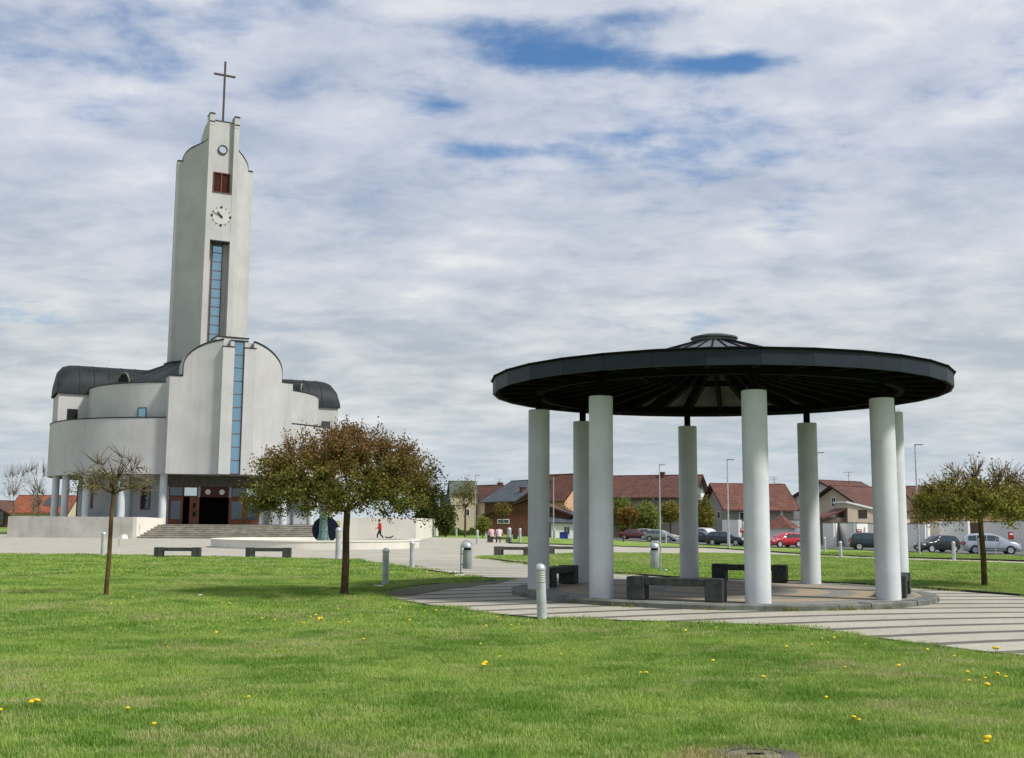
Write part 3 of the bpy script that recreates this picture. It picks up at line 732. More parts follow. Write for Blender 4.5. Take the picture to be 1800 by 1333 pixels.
# clock
clock = MB().lathe([(.90, 0), (.90, .02)], 40).build('clock_face', mat('clock face paint', (.53, .52, .49), .8, .03), church); clock.rotation_euler = (R(90), 0, 0); clock.location = (0, TV+.025, 34.45)
for k in range(12):
    a = R(30*k); r = .13 if k % 3 == 0 else .055
    MB().lathe([(r, 0), (r, .06)], 12, (1.0*math.sin(a), 1.0*math.cos(a), 0)).build('hour_mark', HANDS, clock)
def hand(L, wd, ang):
    a = R(ang); d = (math.sin(a), math.cos(a)); n = (d[1], -d[0])
    vs = []
    for z in (.07, .10):
        for s, t in ((-.22, -1), (L, -.6), (L, .6), (-.22, 1)): vs.append((d[0]*s+n[0]*t*wd, d[1]*s+n[1]*t*wd, z))
    return MB().add(vs, [(3, 2, 1, 0), (4, 5, 6, 7), (0, 1, 5, 4), (1, 2, 6, 5), (2, 3, 7, 6), (3, 0, 4, 7)]).lathe([(.1, .02), (.1, .11)], 12).build('clock_hand', HANDS, clock)
hand(.98, .04, 294); hand(.62, .07, 322)
# cross
cx_ = MB().box(-.10, TV+1.0, 45.4, .10, TV+1.2, 52.5, bool(0)).box(-1.18, TV+1.01, 50.8, -.101, TV+1.19, 51.0).box(.101, TV+1.01, 50.8, 1.18, TV+1.19, 51.0).build('roof_cross', CROSSM, church)
# drip pipe and small lamp
MB().box(-5.05, 1.0, 12.3, -4.97, 1.07, 14.0).build('drain_pipe', COPING, church)

# terrace, parapets, steps
TY = 97.0
xl = AT(13, 930, TY).x; xa = AT(233, 930, TY).x; xr = AT(597, 930, TY).x; xe = AT(731, 930, TY).x
st0 = xa+.02
N8 = 7; rise = 1.2/N8; run = .36
ter = MB().box(xl+.35, TY+.35, 0, xa+.5, 140, FLOOR-.02).box(xa+.5, TY+N8*run+.02, 0, xr-.5, 140, FLOOR-.02).box(xr-.5, TY+.35, 0, xe-.35, 140, FLOOR-.02).build('church_terrace', KERB)
tag(ter, kind='structure')
lw = MB().box(xl, TY, 0, xa, TY+.34, 1.84); lw.box(xl, TY+.342, 0, xl+.34, 139, 1.84)
lw.add([(xa-.33, TY+.342, 0), (xa, TY+.342, 0), (xa, TY+N8*run+.5, 0), (xa-.33, TY+N8*run+.5, 0), (xa-.33, TY+.342, 1.84), (xa, TY+.342, 1.84), (xa, TY+N8*run+.5, 1.84), (xa-.33, TY+N8*run+.5, 1.84)], [(3, 2, 1, 0), (4, 5, 6, 7), (1, 2, 6, 5), (2, 3, 7, 6), (3, 0, 4, 7)])
w1 = lw.build('terrace_wall', CONC); tag(w1, 'long stained concrete terrace wall to the left of the church steps', 'wall')
ck2 = MB().add([(xa+.003, TY+.05, 0), (xa+.35, TY+.05, 0), (xa+1.75, TY+N8*run+.4, 0), (xa+.003, TY+N8*run+.4, 0), (xa+.003, TY+.05, 1.84), (xa+.30, TY+.05, 1.84), (xa+1.75, TY+N8*run+.4, 1.75), (xa+.003, TY+N8*run+.4, 1.84)], [(3, 2, 1, 0), (4, 5, 6, 7), (0, 1, 5, 4), (1, 2, 6, 5), (2, 3, 7, 6), (3, 0, 4, 7)]).build('stair_cheek_wall', CONC_W)
tag(ck2, 'pale slanting cheek wall at the left end of the church steps', 'wall')
rw_ = MB().box(xr, TY, 0, xe, TY+.34, 1.92).box(xe-.34, TY+.342, 0, xe, 139, 1.92).box(xr, TY+.342, 0, xr+.34, TY+N8*run+.5, 1.92).build('terrace_wall', CONC_W)
tag(rw_, 'bright cream concrete terrace wall behind the walking person in red', 'wall')
stp = MB()
STEP = mat('worn brown stone steps', (.26, .235, .195), .9, .35, 1.6, .6, 20, streak=.3)
STEPT = mat('worn step treads', (.40, .37, .31), .9, .25, 1.3, .5, 20)
for k in range(N8):
    y0 = TY+.1+k*run
    stp.box(xa+.36, y0, k*rise, xr-.01, TY+N8*run+.08, (k+1)*rise-.03); stp.box(xa+.355, y0-.03, (k+1)*rise-.03, xr-.005, TY+N8*run+.085, (k+1)*rise, 1)
s_ = stp.build('entrance_steps', [STEP, STEPT]); tag(s_, 'broad flight of worn stone steps rising to the church doors', 'steps')

# fountain with sculpture
FC = G(557, 954.5); FR = 6.35
p0 = G(557, 967); FC = Vector((p0.x*1.0, p0.y+FR, 0)); FC.x = AT(557, 950, FC.y).x
ft = empty('fountain', FC, 0, 'wide round white stone fountain basin in front of the church steps', 'fountain')
MB().lathe([(FR, 0), (FR+.02, .44), (FR+.06, .445), (FR+.06, .52), (FR-.45, .52), (FR-.45, .2)], 72, closed=False).build('basin_rim', CONC_W, ft, smooth=True)
MB().lathe([(FR-.46, .18), (FR-.46, .22)], 72).build('basin_floor', CONC_W, ft)
S = empty('sculpture', FC+Vector((.35, .3, 0)), 0, 'green bronze trunk like figure in front of an upright dark disc, standing in the fountain', 'sculpture')
d = MB().lathe([(.82, -.06), (.84, 0), (.82, .06)], 40).build('disc', NAVY, S); d.rotation_euler = (R(90), 0, 0); d.location = (.05, .35, 1.08)
tr = MB(); pts = [(.0, 0, .22), (.02, 0, .6), (0, .02, 1.2), (-.04, .03, 1.9), (-.10, 0, 2.6), (-.06, 0, 3.3)]
tr.tube(pts, [.45, .30, .24, .22, .26, .16], 10)
for k in range(9):
    a = k*.7; tr.tube([(.42*math.cos(a), .3*math.sin(a), .2), (.22*math.cos(a+.3), .2*math.sin(a+.3), .8), (.16*math.cos(a+.5)-.03, .16*math.sin(a+.5), 2.2), (.45*math.cos(a+.8)-.1, .4*math.sin(a+.8), 3.2)], [.10, .08, .06, .05], 6)
tr.build('trunk_figure', LOGO, S, smooth=True)
MB().box(-.75, -.35, .21, .8, .65, .30).build('plinth', KERB, S, bevel=.02)

# ------------------------------------------------------------ pavilion
PC = Vector((4.84, 26.1, 0)); PR = 4.19; PZ = .12
pav = empty('pavilion', PC, 0, 'round open pavilion with white columns and a broad flat dark metal roof', 'pavilion')
pf = MB(); pf.lathe([(4.78, -.02), (4.78, PZ-.02), (4.74, PZ), (4.42, PZ)], 96, closed=False)
# weathered stone edging laid in segments
ke = MB()
for i in range(40):
    a0, a1 = 2*math.pi*(i+.004)/40, 2*math.pi*(i+.996)/40; dz = random.uniform(-.006, .006); dr = random.uniform(-.015, .015)
    vs = []
    for r, z in ((4.80+dr, -.02), (4.80+dr, PZ-.02+dz), (4.77+dr, PZ+dz), (4.45, PZ+dz), (4.45, -.02)):
        for k in range(4): a = a0+(a1-a0)*k/3; vs.append((r*math.cos(a), r*math.sin(a), z))
    fs = [(j*4+k, j*4+k+1, j*4+k+5, j*4+k+4) for j in range(4) for k in range(3)]+[(16, 12, 8, 4, 0), (3, 7, 11, 15, 19)]
    ke.add(vs, fs)
ke.build('platform_edging', KERB, pav)
MB().lathe([(4.45, 0), (4.45, PZ-.01)], 96).build('platform_floor', DISC, pav)
CT = 4.29
for k in range(8):
    a = R(-90+45*k); x, y = PR*math.cos(a), PR*math.sin(a)
    c = MB().lathe([(.252, PZ-.01), (.252, CT-.012), (.240, CT)], 40, (x, y, 0)).build('column', WHITE_COL, pav, smooth=True)
    MB().lathe([(.085, CT+.001), (.085, 4.70)], 16, (x, y, 0)).build('steel_post', STEEL_D, c, smooth=True)
RO, ZB, ZT, NS = 5.30, 4.66, 4.97, 32
def rp(r, a, z): return (r*math.cos(a), r*math.sin(a), z)
ang = [R(-91+11.25*i) for i in range(NS)]
LZ = 5.93; LR = .50
rf = MB(); MR, MZ = 1.8, 5.54
rf.v = [rp(RO+.03, a, ZT) for a in ang]+[rp(MR, a, MZ) for a in ang]+[rp(LR, a, LZ) for a in ang]; rf.f = [(i+k*NS, (i+1) % NS+k*NS, (i+1) % NS+NS+k*NS, i+NS+k*NS) for i in range(NS) for k in (0, 1)]; rf.m = [0]*2*NS
rf.build('roof_covering', mat('grey roof sheet', (.10, .11, .118), .5, .2, 1.5), pav)
rs = MB()
for a in ang: rs.tube([rp(RO+.05, a, ZT+.012), rp(MR, a, MZ+.012), rp(LR, a, LZ+.02)], .020, 4)
rs.build('standing_seam', STEEL_D, pav)
dk = MB(); dk.v = [rp(RO-.04, a, ZT-.05) for a in ang]+[rp(MR, a, MZ-.05) for a in ang]+[rp(LR, a, LZ-.06) for a in ang]; dk.f = [(i+NS+k*NS, (i+1) % NS+NS+k*NS, (i+1) % NS+k*NS, i+k*NS) for i in range(NS) for k in (0, 1)]; dk.m = [0]*2*NS
m_ = DECK; dk.build('roof_deck', m_, pav)
for i in range(NS):
    a, b = ang[i], ang[(i+1) % NS]; e = .0006
    vs = [rp(RO, a+e, ZB), rp(RO, b-e, ZB), rp(RO, b-e, ZT-.004), rp(RO, a+e, ZT-.004), rp(RO-.05, a+e, ZB), rp(RO-.05, b-e, ZB), rp(RO-.05, b-e, ZT-.004), rp(RO-.05, a+e, ZT-.004)]
    MB().add(vs, [(0, 1, 2, 3), (7, 6, 5, 4), (4, 5, 1, 0), (3, 2, 6, 7), (1, 5, 6, 2), (4, 0, 3, 7)]).build('fascia_panel', FASCIA, pav)
cp = MB()
for i in range(NS): cp.tube([rp(RO+.03, ang[i], ZT+.012), rp(RO+.03, ang[(i+1) % NS], ZT+.012)], .022, 4)
cp.build('roof_edge_trim', STEEL_D, pav)
def ringbeam(name, r, z0, z1, wd=.10, n=64):
    return MB().lathe([(r-wd/2, z0), (r+wd/2, z0), (r+wd/2, z1), (r-wd/2, z1), (r-wd/2, z0)], n, closed=False).build(name, STEEL_D, pav)
ringbeam('ring_beam', PR, 4.62, 4.74, .14); ringbeam('ring_beam', 1.75, 5.10, 5.24, .07)
ringbeam('edge_beam', RO-.12, 4.68, 4.88, .06)
for i in range(NS):
    a = ang[i]; hw = .05
    t = Vector((-math.sin(a), math.cos(a), 0))*hw
    def zr(r): return (ZT+(MZ-ZT)*(RO-r)/(RO-MR) if r > MR else MZ+(LZ-MZ)*(MR-r)/(MR-LR))-.055
    vs = []
    for r, dp in ((RO-.06, .25), (PR, .38), (MR, .40), (.55, .36)):
        p = Vector(rp(r, a, 0))
        vs += [(p.x-t.x, p.y-t.y, zr(r)-dp), (p.x+t.x, p.y+t.y, zr(r)-dp), (p.x+t.x, p.y+t.y, zr(r)), (p.x-t.x, p.y-t.y, zr(r))]
    fs = []
    for j in (0, 4, 8):
        fs += [(j+0, j+1, j+5, j+4), (j+1, j+2, j+6, j+5), (j+2, j+3, j+7, j+6), (j+3, j+0, j+4, j+7)]
    fs += [(3, 2, 1, 0), (12, 13, 14, 15)]
    MB().add(vs, fs).build('rafter', STEEL_D, pav)
ln = MB().lathe([(.50, LZ-.14), (.50, LZ+.09), (.56, LZ+.095), (.56, LZ+.13), (.30, LZ+.20), (.02, LZ+.235)], 32).build('roof_lantern', mat('lantern metal', (.10, .115, .12), .5, .2, metal=.3), pav)
MB().lathe([(.54, LZ-.40), (.54, LZ-.10)], 32).build('hub_ring', STEEL_D, pav)
# weeds along the platform edge are real tufts
def tuft(mb, x, y, z, r, h, n):
    for k in range(n):
        a = random.random()*6.28; q = random.random()*r; bx, by = x+q*math.cos(a), y+q*math.sin(a); b = random.random()*6.28; L = h*random.uniform(.5, 1)
        ox, oy = math.cos(b+1.57)*.008, math.sin(b+1.57)*.008
        i = len(mb.v); mb.v += [(bx-ox, by-oy, z), (bx+ox, by+oy, z), (bx+math.cos(b)*L*.5, by+math.sin(b)*L*.5, z+L)]; mb.f.append((i, i+1, i+2)); mb.m.append(0)
wd = MB()
for i in range(34):
    a = R(random.uniform(-140, -35)) if i > 9 else R(random.uniform(-92, -72)); tuft(wd, PC.x+4.84*math.cos(a), PC.y+4.84*math.sin(a), .0, .07, random.uniform(.04, .12), 26)
tag(wd.build('weeds', L_GREEN2), 'small weeds growing along the kerb of the pavilion platform', 'weeds', kind='stuff')

# ------------------------------------------------------------ benches
def bench_proto(m, label, L=1.95, H=.44, D=.42):
    e = empty('stone_bench', (0, 0, 0), 0, label, 'bench', 'stone benches')
    for s in (-1, 1):
        MB().box(min(s*L/2, s*(L/2-.36)), -D/2, 0, max(s*L/2, s*(L/2-.36)), D/2, H+.012, 0).build('leg', m, e, bevel=.018)
    MB().box(-L/2+.361, -D/2+.03, H-.15, L/2-.361, D/2-.03, H).build('seat', m, e, bevel=.012)
    return e
bn = 0
def bench(x, y, rz, label, m, z=None):
    e = bench_proto(m, label); e.location = (x, y, terrain(x, y) if z is None else z); e.rotation_euler.z = rz; return e
for a, lb in ((-112.5, 'nearest dark stone bench between the two front left columns of the pavilion'), (67.5, 'dark stone bench at the back of the pavilion, partly behind a front column'),
              (157.5, 'dark stone bench at the left side of the pavilion, seen from its end'), (-22.5, 'dark stone bench at the right side of the pavilion, seen end on beside a column')):
    t = R(a); bench(PC.x+3.98*math.cos(t), PC.y+3.98*math.sin(t), t+math.pi/2, lb, BASALT, PZ)
def bench_px(xa_, xb_, yb, label, m, rz=0.):
    a, b = G(xa_, yb), G(xb_, yb); c = (a+b)/2; bench(c.x, c.y+.2, rz, label, m)
bench_px(268, 351, 981, 'dark stone bench at the plaza edge, leftmost, between the sparse tree and the church steps', BASALT, R(4))
bench_px(428, 512, 981.5, 'dark stone bench at the plaza edge in front of the fountain', BASALT, R(4))
bench_px(868, 936, 977.5, 'grey weathered stone bench beside the path, left of the pavilion', BENCH_G, R(-24))
bench_px(962, 1022, 975.5, 'grey weathered stone bench seen between the left pavilion columns', BENCH_G, R(-20))
bench_px(855, 900, 954.5, 'grey stone bench on which two people in pink sit', BENCH_G, R(-18))
bench_px(902, 935, 948.5, 'dark stone bench farthest off, in front of the red brick house', BASALT, R(-15))

# ------------------------------------------------------------ bollard lamps and bins
def bollard_proto(lit_head=True):
    e = empty('bollard_lamp', (0, 0, 0), 0, 'x', 'bollard', 'bollard lamps along the paving')
    MB().lathe([(.085, 0), (.082, .62), (.086, .625)], 24).build('post', BOLL, e, smooth=True)
    h = MB()
    for k in range(5): z = .635+k*.038; h.lathe([(.090, z), (.090, z+.008), (.078, z+.016)], 24)
    h.lathe([(.080, .62), (.080, .83)], 20, mi=1)
    h.build('louvre_head', [ZINC, mat('frosted lens', (.66, .63, .50), .3, .05)], e, smooth=True)
    MB().lathe([(.092, .825), (.096, .84), (.094, .865), (.082, .90), (.055, .93), (.02, .945)], 24).build('dome_cap', ZINC, e, smooth=True)
    return e
bp = bollard_proto()
def bp_at(px_, py_, label, s=1., lean=0., plain=False):
    global bp_used
    p = G(px_, py_)
    o = bp if not bp_used else copy_tree(bp)
    bp_used = True; o.location = p; o['label'] = label; o.scale = (s, s, s); o.rotation_euler = (0, R(lean), 0); return o
bp_used = False
BL = [(953, 1089, 'nearest bollard lamp with a louvred head, leaning slightly in front of the pavilion', 1.0, -2.2),
      (677, 1029, 'grey bollard lamp on the lawn just right of the big tree', 1.02, 0),
      (724, 1000, 'bollard lamp at the lawn corner in front of the right end of the fountain', 1.02, 0),
      (594, 983, 'tall pale bollard lamp beside the big tree trunk, in front of the fountain', 1.45, 0),
      (180.5, 978, 'bollard lamp behind the trunk of the sparse left tree', 1.15, 0),
      (839, 957, 'bollard lamp on the far plaza just behind the grey litter bin', 1.1, 0),
      (839, 946, 'small far bollard lamp at the foot of the lamp post near the hedge', 1.0, 0),
      (802, 943, 'pale bollard lamp by the hedge behind the plaza', 1.3, 0),
      (853, 944, 'pale bollard lamp just left of the two seated people', 1.4, 0),
      (914, 955, 'bollard lamp in front of the brick house left of the pavilion', 1.3, 0),
      (975, 949, 'bollard lamp seen between the two left pavilion columns', 1.25, 0),
      (1171, 955.5, 'bollard lamp in front of the pale green parked car', 1.05, 0),
      (1281, 964, 'bollard lamp in front of the dark blue parked hatchback', 1.65, 0),
      (1450, 970, 'bollard lamp just right of the right rear pavilion column', 1.3, 0),
      (1478, 981, 'bollard lamp by the path left of the rightmost front column', 1.12, 0),
      (1677, 985, 'pale bollard lamp in front of the rear of the black parked car', 1.12, 0),
      (1722, 974, 'pale bollard lamp beside the right tree trunk, in front of the silver car', 1.3, 0)]
for x, y, lb, s, ln_ in BL: bp_at(x, y, lb, s, ln_)
def small_post(px_, py_, label, h=.9, r=.04, m=WOOD_D):
    p = G(px_, py_); mb = MB().lathe([(r, 0), (r*.9, h*.97), (r*.4, h)], 12)
    o = mb.build('short_post', m); o.location = p; return tag(o, label, 'post')
small_post(1096, 953, 'short dark wooden post in front of the maroon parked car', 1.1, .07)
small_post(1751, 977, 'thin grey post in front of the silver parked car', 1.2, .03, ZINC)
def bin_(px_, py_, s, label, mbody, flip=1):
    p = G(px_, py_); e = empty('litter_bin', p, 0, label, 'litter bin', 'hooded litter bins'); f = flip
    # bent tube stand: up one side, over the hood
    pts = [(-.17*f, 0, 0), (-.17*f, 0, .78)]+[(-.17*f*math.cos(R(180)*k/12)+0, 0, .82+.19*math.sin(R(180)*k/12)) for k in range(0, 12)]
    MB().tube(pts, .020, 8).build('stand', ZINC, e, smooth=True)
    MB().lathe([(.135, .20), (.14, .21), (.14, .70), (.148, .71), (.148, .73), (.13, .73)], 28, (.02*f, 0, 0)).build('barrel', mbody, e, smooth=True)
    MB().lathe([(.150, .80), (.152, .84), (.13, .90), (.09, .945), (.03, .965)], 28, (.01*f, 0, 0)).build('hood', ZINC, e, smooth=True)
    MB().lathe([(.11, .70), (.11, .81)], 20, (.02*f, 0, 0)).build('opening', BLACK, e)
    MB().box(min(-.18*f, -.12*f), -.02, .30, max(-.18*f, -.12*f), .02, .34).box(min(-.18*f, -.12*f), -.02, .60, max(-.18*f, -.12*f), .02, .64).build('bracket', ZINC, e)
    e.scale = (s, s, s); return e
bin_(820, 1012, 1.06, 'grey green litter bin at the tip of the lawn, left of the pavilion', BIN_G, 1)
bin_(1152, 1010, 1.05, 'galvanised litter bin on the lawn seen between the pavilion columns', ZINC, -1)
# empty bin stand near the left tree
p = G(208, 978); e = empty('bin_stand', p, 0, 'empty white bent tube bin stand on the plaza edge right of the sparse tree', 'bin stand')
MB().tube([(0, 0, 0), (0, 0, .72)]+[(.2-.2*math.cos(R(180)*k/12), 0, .76+.2*math.sin(R(180)*k/12)) for k in range(0, 11)], .022, 8).build('tube', WHITE, e, smooth=True)
MB().lathe([(.16, .78), (.14, .86), (.08, .92), (.02, .94)], 20, (.22, 0, 0)).build('hood', WHITE, e, smooth=True)
o = MB().box(-.32, -.2, .1, .32, .2, .95).box(-.05, -.05, 0, .05, .05, .1).build('litter_box', WHITE); o.location = G(777, 939); tag(o, 'small white box on a stub foot beside the hedge', 'box')
o = MB().lathe([(.22, 0), (.24, .9), (.26, .92), (.18, 1.05), (.05, 1.1)], 20).build('litter_drum', ZINC); o.location = G(895, 945.5); tag(o, 'grey drum shaped litter bin behind the far benches', 'litter bin')
# lamp posts
def lamp(px_, Y, ytop, label, right=1):
    x = AT(px_, 900, Y).x; z0 = terrain(x, Y); top = AT(px_, ytop, Y).z; h = top-z0
    e = empty('lamp_post', (x, Y, z0), 0, label, 'lamp post', 'street lamp posts')
    MB().tube([(0, 0, 0), (0, 0, 1.1), (0, 0, h)], [.10, .085, .05], 10).build('pole', ZINC, e, smooth=True)
    MB().box(min(0, right*.6), -.08, h+.02, max(0, right*.6), .08, h+.07).tube([(0, 0, h-.1), (0, 0, h+.05)], .05, 8).build('lamp_head', STEEL_D, e)
for a in ((835, 150, 836, 'lamp post left of the pavilion, standing by the hedge and small tree', 1), (973, 140, 838, 'lamp post seen between the two left pavilion columns', 1),
          (1160, 118, 818, 'lamp post in front of the big brown roofed house', 1), (1280, 100, 809, 'lamp post in front of the house with the blue shaded balcony', 1),
          (1439, 93.5, 797, 'lamp post just right of the right rear pavilion column', 1), (1613, 84, 783, 'lamp post between the pavilion and the right tree', 1)): lamp(*a)
# manhole
mh = empty('manhole_cover', MH, 0, 'weathered round concrete manhole cover set in the near lawn', 'manhole cover')
MB().lathe([(.31, -.02), (.31, .006), (.19, .008)], 48, closed=False).build('collar', mat('weathered collar', (.085, .075, .066), .95, .4, 5, .8, 30), mh)
MB().lathe([(.188, -.02), (.188, .003)], 40).build('lid', mat('pale gritty lid', (.16, .145, .11), .95, .35, 8, .9, 40), mh)
MB().box(-.06, -.015, .004, .06, .015, .012).build('lift_handle', STEEL_D, mh)

# ------------------------------------------------------------ trees
def add_tubes(mb, paths, n=4):
    for pts, rads in paths: mb.tube(pts, rads, n, cap=False)
def bez(a, c, b, k=4): return [a*(1-t)**2+c*2*t*(1-t)+b*t*t for t in [i/k for i in range(k+1)]]
def leaves(pts, size, mats_fn, rg):
    """many small folded leaf quads; pts Nx3 -> verts, faces, material index"""
    N = len(pts); P = np.array(pts)
    d = rg.normal(size=(N, 3)); d[:, 2] -= .35; d /= np.linalg.norm(d, axis=1)[:, None]
    s = rg.normal(size=(N, 3)); s -= d*(s*d).sum(1)[:, None]; s /= np.linalg.norm(s, axis=1)[:, None]
    L = size*rg.uniform(.6, 1.3, N)[:, None]; wq = L*.42
    V = np.stack([P, P+d*L*.5+s*wq, P+d*L, P+d*L*.5-s*wq], 1).reshape(-1, 3)
    F = np.arange(4*N).reshape(N, 4); return V, F, np.array([mats_fn(p) for p in P], dtype=np.int32)
def leaf_object(name, pts, size, mats, mats_fn, parent, rg):
    V, F, M = leaves(pts, size, mats_fn, rg)
    me = bpy.data.meshes.new(name); me.vertices.add(len(V)); me.vertices.foreach_set('co', V.ravel())
    me.loops.add(4*len(F)); me.loops.foreach_set('vertex_index', F.ravel()); me.polygons.add(len(F))
    me.polygons.foreach_set('loop_start', np.arange(0, 4*len(F), 4, dtype=np.int32)); me.polygons.foreach_set('loop_total', np.full(len(F), 4, dtype=np.int32))
    for m in mats: me.materials.append(m)
    me.polygons.foreach_set('material_index', M); me.update(); me.validate()
    o = bpy.data.objects.new(name, me); COL.objects.link(o); o.parent = parent; return o
def tree(name, loc, label, cat, h0, targets, trunk_r, leafn, leafsize, mats, mats_fn, bark, twig, seed, lean=(0, 0), n1=10, n2=60, spread=.10, along=.6, twr=.008, keep=None, group=None, droop=0.):
    """trunk to height h0, limbs grown to the cloud of twig targets (local coordinates)"""
    rg = np.random.default_rng(seed); rd = random.Random(seed)
    e = empty(name, loc, 0, label, cat, group)
    T = np.array(targets); c0 = Vector((lean[0], lean[1], h0))
    tr = MB(); pts = [Vector((0, 0, -.05)), Vector((lean[0]*.1, lean[1]*.1, .12)), Vector((lean[0]*.35+.01, lean[1]*.4, h0*.4)), Vector((lean[0]*.75-.01, lean[1]*.75, h0*.75)), c0, c0+Vector((0, 0, .12))]
    tr.tube(pts, [trunk_r*1.25, trunk_r*1.02, trunk_r*.95, trunk_r*.88, trunk_r*.86, trunk_r*.4], 12)
    tr.build('trunk', bark, e, smooth=True)
    lim = MB(); tw = MB()
    c = np.array(c0)
    idx1 = rg.choice(len(T), n1, replace=False); P1 = c+(T[idx1]-c)*.42; P1[:, 2] += .02*rg.normal(size=n1)
    idx2 = rg.choice(len(T), min(n2, len(T)), replace=False); P2 = c+(T[idx2]-c)*.74
    a2 = [int(np.argmin(((P1-p)**2).sum(1))) for p in P2]; a3 = [int(np.argmin(((P2-p)**2).sum(1))) for p in T]
    for p in P1:
        v = Vector(p); m = c0+(v-c0)*.5+Vector((0, 0, (v-c0).length*.06)); lim.tube(bez(c0, m, v, 4), [trunk_r*.50, trunk_r*.40, trunk_r*.33, trunk_r*.28, trunk_r*.24], 7, cap=False)
    for i, p in enumerate(P2):
        a = Vector(P1[a2[i]]); v = Vector(p); m = a+(v-a)*.5+Vector(rg.normal(size=3)*.04*(v-a).length)
        lim.tube(bez(a, m, v, 3), [trunk_r*.26, trunk_r*.21, trunk_r*.17, trunk_r*.13], 5, cap=False)
    lp = []
    for i, p in enumerate(T):
        a = Vector(P2[a3[i]]); v = Vector(p); L = (v-a).length; m = a+(v-a)*.5+Vector(rg.normal(size=3)*.09*L)
        q = bez(a, m, v, 4); tw.tube(q, [twr*1.6, twr*1.3, twr*1.1, twr*.9, twr*.5], 3, cap=False)
        k = leafn if keep is None else int(leafn*keep(p))
        for _ in range(k):
            t = 1-rd.random()*along; j = min(3, int(t*4)); f = t*4-j; b = q[j]*(1-f)+q[j+1]*f
            lp.append(tuple(b+Vector(rg.normal(size=3)*spread)-Vector((0, 0, droop*rd.random()))))
    lim.build('limbs', bark, e, smooth=True); tw.build('twigs', twig, e)
    if lp: leaf_object('crown', lp, leafsize, mats, mats_fn, e, rg)
    return e
def dome_targets(n, r, z0, z1, rg, flat=.25, inner=.35, jag=.06):
    """umbrella crown: widest low down, domed top, hanging hem"""
    T = []
    H = z1-z0
    while len(T) < n:
        x, y = rg.uniform(-1, 1, 2); q = math.hypot(x, y)
        if q > 1: continue
        top = z0+H*(flat+(1-flat)*math.sqrt(max(0, 1-q**2.1))); bot = z0+H*(.16*(1-q)**.8)+H*.02
        t = rg.random()**(.55); z = bot+(top-bot)*t+rg.normal()*jag
        T.append((x*r*(1+rg.normal()*.03), y*r*(1+rg.normal()*.03), z))
    return T
def crown_pt(px_, py_, Y): p = AT(px_, py_, Y); return p
# the big tree
base = G(605, 1047); Y = base.y
zb = AT(605, 922, Y).z; zt = AT(605, 742, Y).z; rr = (AT(788, 830, Y).x-AT(430, 830, Y).x)/2; cx0 = (AT(788, 830, Y).x+AT(430, 830, Y).x)/2-base.x
rg = np.random.default_rng(3)
T = [(x+cx0*min(1, .4+.6*abs(x)/rr), y, z) for x, y, z in dome_targets(1100, rr*1.0, zb, zt, rg, .27, jag=.11)]
H_ = zt-zb
def mf(p):
    h = (p[2]-zb)/H_+rng.normal()*.16+.05*math.sin(p[0]*2.3+p[1]*3.1)
    if h > .70: return 3 if rng.random() < .62 else 2
    if h > .48: return 2 if rng.random() < .62 else (3 if rng.random() < .35 else 0)
    if h > .30: return 0 if rng.random() < .55 else (2 if rng.random() < .5 else 1)
    return 0 if rng.random() < .55 else 1
tree('spreading_tree', base, 'large round headed tree with dense olive and rust leaves in front of the church', 'tree', 1.86, T, .086, 46, .053, [L_GREEN, L_GREEN2, L_OLIVE, L_RUST], mf, BARK, BARK, 5, (.02, 0), 12, 100, .062, .8)
# sparse left tree
base = G(186, 1048); Y = base.y; zb1 = AT(186, 874, Y).z; zt1 = AT(186, 778, Y).z; r1 = (AT(258, 840, Y).x-AT(108, 840, Y).x)/2
T = dome_targets(290, r1*1.04, zb1, zt1, np.random.default_rng(8), .2)
T = [t for t in T if rng.random() < .9]
tree('sparse_tree', base, 'small thin tree with bare spreading twigs and a few olive leaves, left of the benches', 'tree', AT(186, 868, Y).z, T, .050, 15, .042, [L_GREEN, L_OLIVE], lambda p: 0 if rng.random() < .5 else 1, BARK_O, TWIG, 11, (.05, 0), 10, 60, .05, .75, .006,
     keep=lambda p: max(0, min(1, 1.25-1.75*(p[2]-zb1)/(zt1-zb1)-.25*abs(p[0])))*(.7+.6*rng.random()))
# right tree
base = G(1731, 1031); Y = base.y; zb2 = AT(1730, 934, Y).z; zt2 = AT(1730, 800, Y).z; r2 = AT(1731, 870, Y).x-AT(1612, 870, Y).x
T = dome_targets(1050, r2, zb2, zt2, np.random.default_rng(12), .26)
def mf2(p):
    h = (p[2]-zb2)/(zt2-zb2)+rng.normal()*.15
    return 2 if h > .66 else (1 if rng.random() < .6 else (0 if rng.random() < .7 else 2))
tree('spreading_tree', base, 'round tree at the right edge, bare grey twigs on top, green leaves below', 'tree', AT(1731, 894, Y).z, T, .078, 40, .062, [L_GREEN, leafmat('yellow green leaf', (.30, .30, .05)), L_OLIVE], mf2, BARK_O, TWIG, 15, (-.03, 0), 11, 90, .065, .8, .009,
     keep=lambda p: 1.15 if (p[2]-zb2)/(zt2-zb2) < .52 else (.40 if (p[2]-zb2)/(zt2-zb2) < .66 else .07))
